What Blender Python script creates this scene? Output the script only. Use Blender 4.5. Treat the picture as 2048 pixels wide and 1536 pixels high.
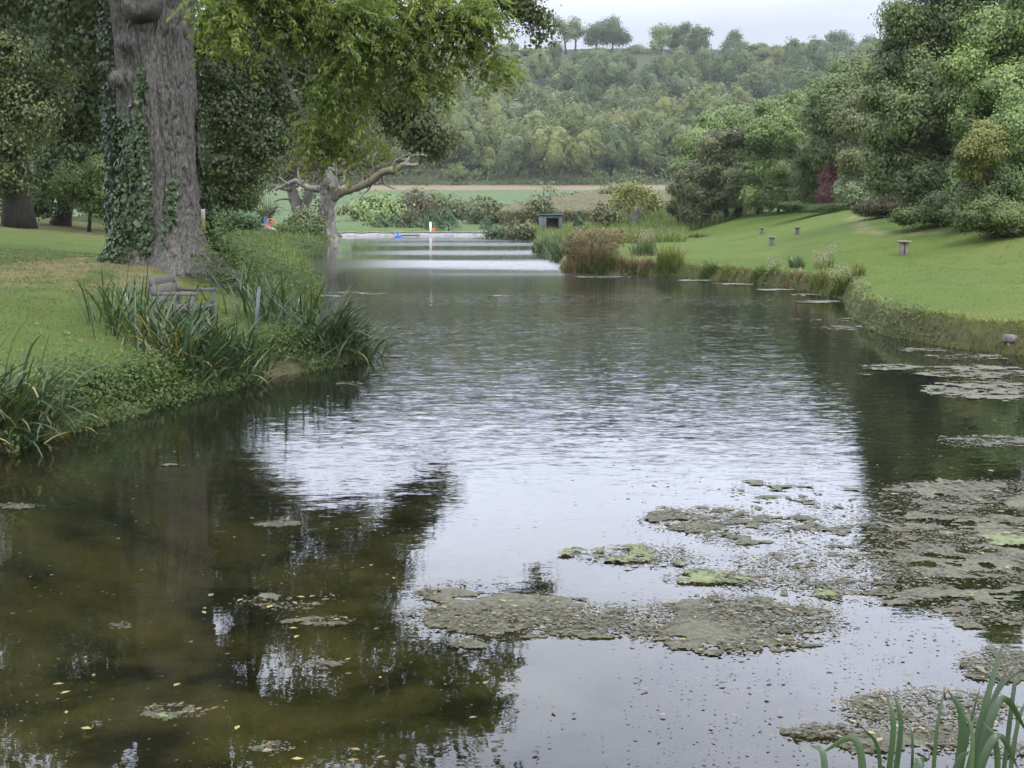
import bpy, bmesh, math, random
import numpy as np

for o in list(bpy.data.objects):
    bpy.data.objects.remove(o)
S = bpy.context.scene
C = S.collection
PI = math.pi
rng = np.random.default_rng(11)
random.seed(5)

# ------------------------------------------------------------------ camera
F, CXP, CYP, HOR, HC = 2500.0, 1024.0, 768.0, 430.0, 2.3
PITCH = math.atan((CYP - HOR) / F)
cam_d = bpy.data.cameras.new('camera')
cam = bpy.data.objects.new('camera', cam_d)
C.objects.link(cam)
cam.location = (0, 0, HC)
cam.rotation_euler = (PI / 2 - PITCH, 0, 0)
cam_d.sensor_width = 36.0
cam_d.lens = 36.0 * F / 2048.0
cam_d.clip_start = 0.1
cam_d.clip_end = 6000
S.camera = cam

# ------------------------------------------------------------------ light
SUN_EL, SUN_AZ = math.radians(58), math.radians(150)   # azimuth from +Y clockwise: behind the viewer, to the right
EXPOSURE = 0.75
S.view_settings.view_transform = 'Standard'
S.view_settings.look = 'None'
S.view_settings.gamma = 1
S.view_settings.exposure = EXPOSURE
S.view_settings.use_curve_mapping = False

W = bpy.data.worlds.new('World')
S.world = W
W.use_nodes = True
wn = W.node_tree.nodes
wl = W.node_tree.links
wn.clear()
w_out = wn.new('ShaderNodeOutputWorld')
w_bg = wn.new('ShaderNodeBackground')
w_bg.inputs['Strength'].default_value = 0.1
w_sky = wn.new('ShaderNodeTexSky')
w_sky.sky_type = 'NISHITA'
w_sky.sun_disc = False
w_sky.sun_elevation = SUN_EL
w_sky.sun_rotation = SUN_AZ
w_tc = wn.new('ShaderNodeTexCoord')
w_sep = wn.new('ShaderNodeSeparateXYZ')
wl.new(w_tc.outputs['Generated'], w_sep.inputs[0])
w_ramp = wn.new('ShaderNodeValToRGB')          # luminance of the cloud layer by elevation (sine)
cr = w_ramp.color_ramp
cr.elements[0].position = 0.0
cr.elements[0].color = (0.17, 0.17, 0.17, 1)
cr.elements[1].position = 1.0
cr.elements[1].color = (0.84, 0.84, 0.84, 1)
for p, v in ((0.14, 0.195), (0.165, 0.26), (0.19, 0.60), (0.23, 0.84), (0.36, 1.0), (0.5, 1.0)):
    e = cr.elements.new(p)
    e.color = (v, v, v, 1)
wl.new(w_sep.outputs['Z'], w_ramp.inputs[0])
w_map = wn.new('ShaderNodeMapping')
w_map.inputs['Scale'].default_value = (1.0, 1.0, 3.2)
wl.new(w_tc.outputs['Generated'], w_map.inputs[0])
w_noise = wn.new('ShaderNodeTexNoise')
w_noise.inputs['Scale'].default_value = 2.6
w_noise.inputs['Detail'].default_value = 5
w_noise.inputs['Roughness'].default_value = 0.5
wl.new(w_map.outputs[0], w_noise.inputs['Vector'])
w_mr = wn.new('ShaderNodeMapRange')
w_mr.inputs['From Min'].default_value = 0.3
w_mr.inputs['From Max'].default_value = 0.7
w_mr.inputs['To Min'].default_value = 0.80
w_mr.inputs['To Max'].default_value = 1.16
wl.new(w_noise.outputs['Fac'], w_mr.inputs['Value'])
w_mul = wn.new('ShaderNodeMath')
w_mul.operation = 'MULTIPLY'
wl.new(w_ramp.outputs['Color'], w_mul.inputs[0])
wl.new(w_mr.outputs[0], w_mul.inputs[1])
w_cloud = wn.new('ShaderNodeVectorMath')
w_cloud.operation = 'SCALE'
w_cloud.inputs[0].default_value = (22.9, 24.4, 28.2)
wl.new(w_mul.outputs[0], w_cloud.inputs['Scale'])
w_mix = wn.new('ShaderNodeMixRGB')
w_mix.inputs[0].default_value = 0.93
wl.new(w_sky.outputs[0], w_mix.inputs[1])
wl.new(w_cloud.outputs[0], w_mix.inputs[2])
wl.new(w_mix.outputs[0], w_bg.inputs['Color'])
wl.new(w_bg.outputs[0], w_out.inputs['Surface'])

sun_d = bpy.data.lights.new('sun', 'SUN')
sun_d.energy = 1.5
sun_d.angle = math.radians(14)
sun_d.color = (1.0, 0.97, 0.90)
sun = bpy.data.objects.new('sun', sun_d)
C.objects.link(sun)
sun.rotation_euler = (PI / 2 - SUN_EL, 0, PI - SUN_AZ)
sun.location = (30, -30, 60)

cy = S.cycles
cy.use_denoising = True
try:
    cy.denoiser = 'OPENIMAGEDENOISE'
except Exception:
    pass
cy.max_bounces = 6
cy.diffuse_bounces = 3
cy.glossy_bounces = 3
cy.transmission_bounces = 3
cy.transparent_max_bounces = 6
cy.volume_bounces = 0
cy.caustics_reflective = False
cy.caustics_refractive = False
cy.sample_clamp_indirect = 4.0


# ------------------------------------------------------------------ pixel <-> world
def at(px, py, Y):
    u = (px - CXP) / F
    v = -(py - CYP) / F
    d = np.array([u, math.cos(PITCH) + v * math.sin(PITCH), -math.sin(PITCH) + v * math.cos(PITCH)])
    return np.array([0, 0, HC]) + d * (Y / d[1])


def on_water(px, py):
    p1 = at(px, py, 1.0)
    return p1[:2] * (HC / (HC - p1[2]))


# ------------------------------------------------------------------ noise
def _hash(ix, iy, seed):
    h = (ix.astype(np.int64) * 374761393 + iy.astype(np.int64) * 668265263 + seed * 1442695041) & 0x7fffffff
    h = ((h ^ (h >> 13)) * 1274126177) & 0x7fffffff
    return ((h ^ (h >> 16)) & 0xffff) / 65535.0


def vnoise(x, y, seed=0):
    x = np.asarray(x, float)
    y = np.asarray(y, float)
    ix = np.floor(x)
    iy = np.floor(y)
    fx = x - ix
    fy = y - iy
    fx = fx * fx * (3 - 2 * fx)
    fy = fy * fy * (3 - 2 * fy)
    a = _hash(ix, iy, seed)
    b = _hash(ix + 1, iy, seed)
    c = _hash(ix, iy + 1, seed)
    d = _hash(ix + 1, iy + 1, seed)
    return (a * (1 - fx) + b * fx) * (1 - fy) + (c * (1 - fx) + d * fx) * fy


def fbm(x, y, seed=0, octs=4):
    t = 0
    a = 0.5
    s = 0
    for k in range(octs):
        t = t + a * vnoise(np.asarray(x) * 2 ** k, np.asarray(y) * 2 ** k, seed + k * 17)
        s += a
        a *= 0.5
    return t / s


def sstep(a, b, x):
    t = np.clip((x - a) / (b - a), 0, 1)
    return t * t * (3 - 2 * t)


# ------------------------------------------------------------------ mesh helpers
def mk(name, V, faces, mat, parent=None, fattr=None, pattr=None, smooth=False):
    """one mesh object from a vertex array and a list of (M,k) face arrays (world coordinates)"""
    V = np.asarray(V, float)
    q = parent
    while q is not None:
        V = V - np.array(q.location)
        q = q.parent
    if not isinstance(faces, (list, tuple)):
        faces = [faces]
    faces = [np.asarray(f, np.int32) for f in faces if len(f)]
    me = bpy.data.meshes.new(name)
    me.vertices.add(len(V))
    me.vertices.foreach_set('co', V.astype(np.float32).ravel())
    nl = sum(f.size for f in faces)
    nf = sum(len(f) for f in faces)
    me.loops.add(nl)
    me.polygons.add(nf)
    me.loops.foreach_set('vertex_index', np.concatenate([f.ravel() for f in faces]))
    tot = np.concatenate([np.full(len(f), f.shape[1], np.int32) for f in faces])
    st = np.concatenate([[0], np.cumsum(tot)[:-1]]).astype(np.int32)
    me.polygons.foreach_set('loop_start', st)
    me.polygons.foreach_set('loop_total', tot)
    if smooth:
        me.polygons.foreach_set('use_smooth', np.ones(nf, bool))
    me.update(calc_edges=True)
    for k, a in (fattr or {}).items():
        at_ = me.attributes.new(k, 'FLOAT', 'FACE')
        at_.data.foreach_set('value', np.asarray(a, np.float32))
    for k, a in (pattr or {}).items():
        at_ = me.attributes.new(k, 'FLOAT', 'POINT')
        at_.data.foreach_set('value', np.asarray(a, np.float32))
    if mat is not None:
        me.materials.append(mat)
    o = bpy.data.objects.new(name, me)
    C.objects.link(o)
    if parent is not None:
        o.parent = parent
    return o


def join(parts):
    V, Fq, n = [], [], 0
    for v, fs in parts:
        v = np.asarray(v, float)
        V.append(v)
        for f in (fs if isinstance(fs, list) else [fs]):
            if len(f):
                Fq.append(np.asarray(f) + n)
        n += len(v)
    by = {}
    for f in Fq:
        by.setdefault(f.shape[1], []).append(f)
    return np.concatenate(V), [np.concatenate(x) for x in by.values()]


def tube(path, radii, segs=8, cap=True, jitter=0.0):
    P = np.asarray(path, float)
    R = np.asarray(radii, float) * np.ones(len(P))
    T = np.gradient(P, axis=0)
    T /= np.linalg.norm(T, axis=1)[:, None] + 1e-9
    ref = np.array([1.0, 0, 0]) if abs(T[0][0]) < 0.8 else np.array([0, 1.0, 0])
    u = np.cross(T[0], ref)
    u /= np.linalg.norm(u)
    V = []
    ang = np.linspace(0, 2 * PI, segs, endpoint=False)
    for i in range(len(P)):
        u = u - T[i] * np.dot(u, T[i])
        u /= np.linalg.norm(u) + 1e-9
        w = np.cross(T[i], u)
        r = R[i] * (1 + jitter * (rng.random(segs) - 0.5))
        V.append(P[i] + (np.cos(ang) * r)[:, None] * u + (np.sin(ang) * r)[:, None] * w)
    V = np.concatenate(V)
    n = len(P)
    i, j = np.meshgrid(np.arange(n - 1), np.arange(segs), indexing='ij')
    a = i * segs + j
    b = i * segs + (j + 1) % segs
    Q = np.stack([a, b, b + segs, a + segs], -1).reshape(-1, 4)
    fs = [Q]
    if cap:
        fs.append(np.array([np.arange(segs)[::-1], np.arange(segs) + (n - 1) * segs]))
    return V, fs


def curve(pts, n=12):
    """smooth polyline through points (Catmull-Rom)"""
    P = np.asarray(pts, float)
    P = np.vstack([2 * P[0] - P[1], P, 2 * P[-1] - P[-2]])
    out = []
    for i in range(1, len(P) - 2):
        t = np.linspace(0, 1, n, endpoint=False)[:, None]
        a, b, c, d = P[i - 1], P[i], P[i + 1], P[i + 2]
        out.append(0.5 * (2 * b + (c - a) * t + (2 * a - 5 * b + 4 * c - d) * t ** 2 + (3 * b - a - 3 * c + d) * t ** 3))
    out.append(P[-2][None])
    return np.concatenate(out)


def box(c, s, rot=None, bevel=0.0, segs=1, warp=0.0):
    bm = bmesh.new()
    bmesh.ops.create_cube(bm, size=1)
    for v in bm.verts:
        v.co = (v.co.x * s[0], v.co.y * s[1], v.co.z * s[2])
    if bevel:
        bmesh.ops.bevel(bm, geom=list(bm.edges), offset=bevel, segments=segs, affect='EDGES', profile=0.6)
    bm.verts.ensure_lookup_table()
    bm.verts.index_update()
    V = np.array([v.co[:] for v in bm.verts])
    by = {}
    for f in bm.faces:
        by.setdefault(len(f.verts), []).append([v.index for v in f.verts])
    bm.free()
    if warp:
        V += (rng.random(V.shape) - 0.5) * warp
    if rot is not None:
        V = V @ np.asarray(rot, float).T
    return V + np.asarray(c, float), [np.array(x) for x in by.values()]


def rot_z(a):
    c, s = math.cos(a), math.sin(a)
    return np.array([[c, -s, 0], [s, c, 0], [0, 0, 1.0]])


def rot_y(a):
    c, s = math.cos(a), math.sin(a)
    return np.array([[c, 0, s], [0, 1, 0], [-s, 0, c]])


def rot_x(a):
    c, s = math.cos(a), math.sin(a)
    return np.array([[1, 0, 0], [0, c, -s], [0, s, c]])


def tag(o, label=None, cat=None, group=None, kind=None):
    if label:
        o['label'] = label
    if cat:
        o['category'] = cat
    if group:
        o['group'] = group
    if kind:
        o['kind'] = kind
    return o


def thing(name, label, cat, loc, group=None):
    o = bpy.data.objects.new(name, None)
    o.empty_display_size = 0.2
    C.objects.link(o)
    o.location = tuple(float(x) for x in loc)
    return tag(o, label, cat, group)


def copy_tree(o, loc, rotz=0.0, scale=1.0, label=None):
    c = o.copy()
    C.objects.link(c)
    c.location = tuple(float(x) for x in loc)
    c.rotation_euler = (0, 0, rotz)
    c.scale = (scale,) * 3
    if label:
        c['label'] = label
    for ch in list(o.children):
        d = ch.copy()
        C.objects.link(d)
        d.parent = c
    return c


# ------------------------------------------------------------------ materials
def mat_new(name):
    m = bpy.data.materials.new(name)
    m.use_nodes = True
    nt = m.node_tree
    nt.nodes.clear()
    out = nt.nodes.new('ShaderNodeOutputMaterial')
    return m, nt, nt.nodes, nt.links, out


def ramp(nt, stops, fac=None):
    r = nt.nodes.new('ShaderNodeValToRGB')
    el = r.color_ramp.elements
    el[0].position, el[0].color = stops[0][0], (*stops[0][1], 1)
    el[1].position, el[1].color = stops[-1][0], (*stops[-1][1], 1)
    for p, c in stops[1:-1]:
        e = el.new(p)
        e.color = (*c, 1)
    if fac is not None:
        nt.links.new(fac, r.inputs[0])
    return r


def noise(nt, scale, detail=4, rough=0.55, vec=None, mapping=None):
    n = nt.nodes.new('ShaderNodeTexNoise')
    n.inputs['Scale'].default_value = scale
    n.inputs['Detail'].default_value = detail
    n.inputs['Roughness'].default_value = rough
    if vec is None:
        tc = nt.nodes.new('ShaderNodeTexCoord')
        vec = tc.outputs['Object']
    if mapping is not None:
        mp = nt.nodes.new('ShaderNodeMapping')
        mp.inputs['Scale'].default_value = mapping
        nt.links.new(vec, mp.inputs[0])
        vec = mp.outputs[0]
    nt.links.new(vec, n.inputs['Vector'])
    return n


def attr(nt, name):
    a = nt.nodes.new('ShaderNodeAttribute')
    a.attribute_name = name
    return a.outputs['Fac']


def mixc(nt, fac, a, b, mode='MIX'):
    m = nt.nodes.new('ShaderNodeMixRGB')
    m.blend_type = mode
    for i, v in ((0, fac), (1, a), (2, b)):
        if isinstance(v, (int, float)):
            m.inputs[i].default_value = v
        elif isinstance(v, tuple):
            m.inputs[i].default_value = (*v, 1)
        else:
            nt.links.new(v, m.inputs[i])
    return m.outputs[0]


def math_(nt, op, a, b=0.0):
    m = nt.nodes.new('ShaderNodeMath')
    m.operation = op
    for i, v in ((0, a), (1, b)):
        if isinstance(v, (int, float)):
            m.inputs[i].default_value = v
        else:
            nt.links.new(v, m.inputs[i])
    return m.outputs[0]


def maprange(nt, v, a, b, c=0.0, d=1.0, smooth=True):
    m = nt.nodes.new('ShaderNodeMapRange')
    if smooth:
        m.interpolation_type = 'SMOOTHSTEP'
    nt.links.new(v, m.inputs['Value'])
    for k, x in (('From Min', a), ('From Max', b), ('To Min', c), ('To Max', d)):
        m.inputs[k].default_value = x
    return m.outputs[0]


def leaf_mat(name, stops, trans=0.35, rough=0.5, spec=0.25):
    """leaf colour varies leaf by leaf with the face attribute var"""
    m, nt, N, L, out = mat_new(name)
    r = ramp(nt, stops, attr(nt, 'var'))
    b = N.new('ShaderNodeBsdfPrincipled')
    b.inputs['Roughness'].default_value = rough
    b.inputs['Specular IOR Level'].default_value = spec
    L.new(r.outputs[0], b.inputs['Base Color'])
    t = N.new('ShaderNodeBsdfTranslucent')
    tc = mixc(nt, 1.0, r.outputs[0], (1.25, 1.2, 0.6), 'MULTIPLY')
    L.new(tc, t.inputs['Color'])
    mx = N.new('ShaderNodeMixShader')
    mx.inputs[0].default_value = trans
    L.new(b.outputs[0], mx.inputs[1])
    L.new(t.outputs[0], mx.inputs[2])
    L.new(mx.outputs[0], out.inputs['Surface'])
    return m


def plain(name, stops, scale=6, rough=0.8, bump=0.0, mapping=None, bscale=None, spec=0.2, detail=6):
    m, nt, N, L, out = mat_new(name)
    n = noise(nt, scale, detail, 0.6, mapping=mapping)
    r = ramp(nt, stops, n.outputs['Fac'])
    b = N.new('ShaderNodeBsdfPrincipled')
    b.inputs['Roughness'].default_value = rough
    b.inputs['Specular IOR Level'].default_value = spec
    L.new(r.outputs[0], b.inputs['Base Color'])
    if bump:
        n2 = noise(nt, bscale or scale * 2, 6, 0.65, mapping=mapping)
        bp = N.new('ShaderNodeBump')
        bp.inputs['Strength'].default_value = 0.8
        bp.inputs['Distance'].default_value = bump
        L.new(n2.outputs['Fac'], bp.inputs['Height'])
        L.new(bp.outputs[0], b.inputs['Normal'])
    L.new(b.outputs[0], out.inputs['Surface'])
    return m


M = {}
M['bark_oak'] = plain('bark_oak', [(0.34, (0.048, 0.044, 0.037)), (0.5, (0.094, 0.086, 0.076)), (0.64, (0.140, 0.130, 0.114)), (0.74, (0.160, 0.166, 0.132))], 26, 0.92, 0.04, (1, 1, 0.4), 44, detail=9)
M['bark_dark'] = plain('bark_dark', [(0.3, (0.018, 0.016, 0.013)), (0.7, (0.055, 0.047, 0.038))], 6, 0.9, 0.03, (1, 1, 0.3))  # albedo lowered to stand in for shade under the dense left canopy
M['bark_grey'] = plain('bark_grey', [(0.3, (0.085, 0.077, 0.067)), (0.5, (0.170, 0.155, 0.135)), (0.7, (0.264, 0.239, 0.213))], 3, 0.9, 0.05, (1, 1, 0.35))
M['moss_limb'] = plain('moss_limb', [(0.3, (0.07, 0.062, 0.045)), (0.5, (0.13, 0.105, 0.065)), (0.7, (0.12, 0.12, 0.05))], 2.2, 0.95, 0.06)
M['oak_leaf'] = leaf_mat('oak_leaf', [(0.0, (0.032, 0.048, 0.016)), (0.5, (0.056, 0.078, 0.025)), (0.85, (0.095, 0.116, 0.034)), (1.0, (0.135, 0.137, 0.041))], 0.25, 0.42, 0.35)
M['oak_leaf_dry'] = leaf_mat('oak_leaf_dry', [(0.0, (0.040, 0.053, 0.020)), (0.5, (0.076, 0.092, 0.033)), (0.85, (0.118, 0.120, 0.046)), (1.0, (0.15, 0.12, 0.05))], 0.3)
M['ash_leaf'] = leaf_mat('ash_leaf', [(0.0, (0.087, 0.124, 0.037)), (0.5, (0.140, 0.183, 0.052)), (0.9, (0.197, 0.235, 0.069)), (1.0, (0.238, 0.217, 0.061))], 0.55)
M['ivy_leaf'] = leaf_mat('ivy_leaf', [(0.0, (0.020, 0.036, 0.011)), (0.6, (0.040, 0.066, 0.018)), (1.0, (0.075, 0.105, 0.024))], 0.15, 0.4, 0.4)
M['dark_leaf'] = leaf_mat('dark_leaf', [(0.0, (0.031, 0.048, 0.016)), (0.6, (0.062, 0.090, 0.023)), (1.0, (0.116, 0.140, 0.032))], 0.14)
M['grey_leaf'] = leaf_mat('grey_leaf', [(0.0, (0.063, 0.081, 0.027)), (0.6, (0.120, 0.142, 0.046)), (1.0, (0.194, 0.212, 0.073))], 0.14)
M['mid_leaf'] = leaf_mat('mid_leaf', [(0.0, (0.075, 0.117, 0.035)), (0.6, (0.135, 0.190, 0.057)), (1.0, (0.223, 0.272, 0.071))], 0.14)
M['blue_leaf'] = leaf_mat('blue_leaf', [(0.0, (0.069, 0.096, 0.036)), (0.6, (0.119, 0.153, 0.053)), (1.0, (0.180, 0.213, 0.067))], 0.14)
M['light_leaf'] = leaf_mat('light_leaf', [(0.0, (0.071, 0.110, 0.028)), (0.6, (0.123, 0.175, 0.045)), (1.0, (0.180, 0.219, 0.065))], 0.14)
M['yellow_leaf'] = leaf_mat('yellow_leaf', [(0.0, (0.090, 0.105, 0.022)), (0.6, (0.155, 0.165, 0.035)), (1.0, (0.230, 0.200, 0.045))], 0.14)
M['olive_leaf'] = leaf_mat('olive_leaf', [(0.0, (0.057, 0.072, 0.030)), (0.6, (0.105, 0.118, 0.047)), (1.0, (0.195, 0.178, 0.068))], 0.14)
M['brown_leaf'] = leaf_mat('brown_leaf', [(0.0, (0.052, 0.052, 0.024)), (0.6, (0.092, 0.080, 0.038)), (1.0, (0.14, 0.105, 0.048))], 0.25)
M['red_leaf'] = leaf_mat('red_leaf', [(0.0, (0.060, 0.028, 0.028)), (0.6, (0.115, 0.046, 0.046)), (1.0, (0.16, 0.075, 0.062))], 0.2)
M['pale_leaf'] = leaf_mat('pale_leaf', [(0.0, (0.072, 0.111, 0.046)), (0.6, (0.169, 0.208, 0.098)), (1.0, (0.312, 0.338, 0.182))], 0.3, 0.4, 0.4)
M['conifer_leaf'] = leaf_mat('conifer_leaf', [(0.0, (0.026, 0.055, 0.023)), (0.6, (0.047, 0.088, 0.031)), (1.0, (0.078, 0.124, 0.039))], 0.1)
M['hill_leaf'] = leaf_mat('hill_leaf', [(0.0, (0.045, 0.066, 0.022)), (0.35, (0.076, 0.106, 0.030)), (0.6, (0.112, 0.138, 0.035)), (0.8, (0.143, 0.162, 0.039)), (0.92, (0.161, 0.151, 0.039)), (1.0, (0.143, 0.106, 0.037))], 0.14)
M['iris_leaf'] = leaf_mat('iris_leaf', [(0.0, (0.024, 0.044, 0.018)), (0.6, (0.044, 0.076, 0.029)), (0.9, (0.072, 0.106, 0.038)), (1.0, (0.128, 0.145, 0.042))], 0.25, 0.38, 0.4)
M['dead_blade'] = leaf_mat('dead_blade', [(0.0, (0.120, 0.080, 0.040)), (0.6, (0.240, 0.170, 0.085)), (1.0, (0.300, 0.270, 0.080))], 0.3)
M['grass_blade'] = leaf_mat('grass_blade', [(0.0, (0.048, 0.074, 0.014)), (0.6, (0.076, 0.120, 0.021)), (0.92, (0.101, 0.141, 0.028)), (1.0, (0.181, 0.167, 0.064))], 0.35)
M['grass_shade'] = leaf_mat('grass_shade', [(0.0, (0.054, 0.070, 0.022)), (0.6, (0.086, 0.108, 0.034)), (0.88, (0.114, 0.120, 0.046)), (1.0, (0.204, 0.156, 0.084))], 0.35)
M['bank_grass'] = leaf_mat('bank_grass', [(0.0, (0.065, 0.096, 0.023)), (0.5, (0.108, 0.148, 0.036)), (0.8, (0.178, 0.185, 0.062)), (1.0, (0.292, 0.241, 0.114))], 0.35)
M['herb_leaf'] = leaf_mat('herb_leaf', [(0.0, (0.040, 0.066, 0.016)), (0.6, (0.071, 0.108, 0.026)), (1.0, (0.110, 0.145, 0.037))], 0.35)
M['reed_leaf'] = leaf_mat('reed_leaf', [(0.0, (0.045, 0.075, 0.032)), (0.6, (0.075, 0.115, 0.050)), (1.0, (0.120, 0.150, 0.065))], 0.25)
M['rust_leaf'] = leaf_mat('rust_leaf', [(0.0, (0.11, 0.088, 0.055)), (0.5, (0.19, 0.15, 0.098)), (0.8, (0.26, 0.20, 0.13)), (1.0, (0.14, 0.145, 0.06))], 0.4)
M['plume'] = leaf_mat('plume', [(0.0, (0.14, 0.12, 0.095)), (1.0, (0.30, 0.265, 0.22))], 0.3)
M['maize_leaf'] = leaf_mat('maize_leaf', [(0.0, (0.070, 0.080, 0.032)), (0.5, (0.115, 0.108, 0.048)), (1.0, (0.165, 0.135, 0.078))], 0.3)
M['timber'] = plain('timber', [(0.3, (0.058, 0.052, 0.045)), (0.5, (0.109, 0.099, 0.088)), (0.7, (0.163, 0.150, 0.136))], 9, 0.85, 0.006, (1, 6, 6), 14)
M['post_timber'] = plain('post_timber', [(0.3, (0.085, 0.075, 0.065)), (0.7, (0.21, 0.185, 0.16))], 12, 0.9, 0.006, (4, 4, 0.7))
M['post_cap'] = plain('post_cap', [(0.3, (0.130, 0.130, 0.111)), (0.7, (0.221, 0.215, 0.189))], 14, 0.9, 0.004)
M['hut_paint'] = plain('hut_paint', [(0.3, (0.073, 0.095, 0.087)), (0.7, (0.112, 0.136, 0.126))], 5, 0.7, 0.004)
M['hut_inside'] = plain('hut_inside', [(0.3, (0.05, 0.034, 0.026)), (0.7, (0.10, 0.068, 0.05))], 4, 0.8)
M['liner_pale'] = plain('liner_pale', [(0.3, (0.16, 0.15, 0.135)), (0.5, (0.27, 0.265, 0.255)), (0.64, (0.17, 0.14, 0.105))], 0.9, 0.8, 0.02, (1, 1, 3))
M['liner_top'] = plain('liner_top', [(0.3, (0.08, 0.085, 0.10)), (0.7, (0.17, 0.175, 0.19))], 1.5, 0.7)
M['orange'] = plain('orange', [(0.3, (0.62, 0.10, 0.025)), (0.7, (0.74, 0.15, 0.04))], 5, 0.5)
M['blue_paint'] = plain('blue_paint', [(0.3, (0.025, 0.10, 0.25)), (0.7, (0.05, 0.17, 0.36))], 3, 0.6)
M['blue_float'] = plain('blue_float', [(0.3, (0.03, 0.11, 0.42)), (0.7, (0.06, 0.17, 0.52))], 3, 0.5)
M['white_paint'] = plain('white_paint', [(0.3, (0.62, 0.62, 0.60)), (0.7, (0.76, 0.76, 0.74))], 3, 0.6)
M['board_paint'] = plain('board_paint', [(0.35, (0.20, 0.18, 0.14)), (0.6, (0.34, 0.32, 0.27))], 9, 0.7)
M['board_yellow'] = plain('board_yellow', [(0.35, (0.22, 0.19, 0.075)), (0.6, (0.13, 0.125, 0.05))], 14, 0.7)
M['concrete'] = plain('concrete', [(0.3, (0.10, 0.095, 0.085)), (0.7, (0.21, 0.20, 0.18))], 9, 0.9, 0.01)
M['stake'] = plain('stake', [(0.3, (0.10, 0.12, 0.12)), (0.7, (0.20, 0.22, 0.22))], 9, 0.7, 0.003)


nt = M['hill_leaf'].node_tree
hb = next(q for q in nt.nodes if q.type == 'BSDF_PRINCIPLED')
hn1 = noise(nt, 0.9, 3, 0.7)
hbp = nt.nodes.new('ShaderNodeBump')
hbp.inputs['Strength'].default_value = 1.0
hbp.inputs['Distance'].default_value = 1.6
nt.links.new(hn1.outputs['Fac'], hbp.inputs['Height'])
nt.links.new(hbp.outputs[0], hb.inputs['Normal'])


# ------------------------------------------------------------------ pond outline
def W2(px, py):
    return tuple(on_water(px, py))


pond_pts = [(-6.6, 2.6), (-6.4, 6.0), (-5.5, 9.6), W2(0, 905), W2(120, 868), W2(230, 835), W2(350, 803), W2(450, 780), W2(535, 757),
            W2(640, 738), W2(720, 722), (-2.5, 20.6), (-3.5, 22.6), (-4.25, 26), (-5.1, 31), W2(636, 588), W2(618, 560), W2(602, 530), W2(575, 505),
            W2(592, 497), W2(655, 484), W2(672, 476), (-18.6, 137), (-11, 138.5), (-3.0, 138), W2(985, 476), W2(1075, 481), W2(1070, 500),
            W2(1080, 508), W2(1118, 525), W2(1122, 540), W2(1140, 545), W2(1240, 549), W2(1320, 552), W2(1390, 557), W2(1470, 563), W2(1560, 574),
            W2(1640, 587), W2(1690, 600), W2(1697, 622), W2(1712, 640), W2(1752, 664), W2(1800, 678), W2(1900, 694), W2(2048, 712), (9.6, 18.0),
            (10.2, 13), (9.8, 7), (8.6, 2.8), (3, 2.4), (-2, 2.5)]
P0 = np.array(pond_pts)
_cl = np.vstack([P0[-1:], P0, P0[:2]])
_pp = []
for i in range(1, len(_cl) - 2):
    t = np.linspace(0, 1, 6, endpoint=False)[:, None]
    a, b, c, d = _cl[i - 1], _cl[i], _cl[i + 1], _cl[i + 2]
    m1 = (c - a) * 0.35
    m2 = (d - b) * 0.35
    _pp.append((2 * t ** 3 - 3 * t ** 2 + 1) * b + (t ** 3 - 2 * t ** 2 + t) * m1 + (-2 * t ** 3 + 3 * t ** 2) * c + (t ** 3 - t ** 2) * m2)
POND = np.concatenate(_pp)
POND += (np.stack([vnoise(POND[:, 0] * 1.7, POND[:, 1] * 1.7, 3), vnoise(POND[:, 0] * 1.7, POND[:, 1] * 1.7, 4)], 1) - 0.5) * 0.22


def pond_sd(x, y):
    """signed distance to the shore, positive on land"""
    x = np.asarray(x, float).ravel()
    y = np.asarray(y, float).ravel()
    A = POND
    B = np.roll(POND, -1, 0)
    out = np.empty(len(x))
    for s in range(0, len(x), 8000):
        X = x[s:s + 8000, None]
        Y = y[s:s + 8000, None]
        dx, dy = (B - A)[:, 0], (B - A)[:, 1]
        t = np.clip(((X - A[:, 0]) * dx + (Y - A[:, 1]) * dy) / (dx * dx + dy * dy + 1e-12), 0, 1)
        d2 = (X - A[:, 0] - t * dx) ** 2 + (Y - A[:, 1] - t * dy) ** 2
        cond = (A[:, 1] > Y) != (B[:, 1] > Y)
        xi = A[:, 0] + (Y - A[:, 1]) / np.where(abs(dy) < 1e-9, 1e-9, dy) * dx
        ins = (np.sum(cond & (X < xi), 1) % 2) == 1
        out[s:s + 8000] = np.sqrt(d2.min(1)) * np.where(ins, -1, 1)
    return out


OAK = at(326, 560, 24.0)[:2]


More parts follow.
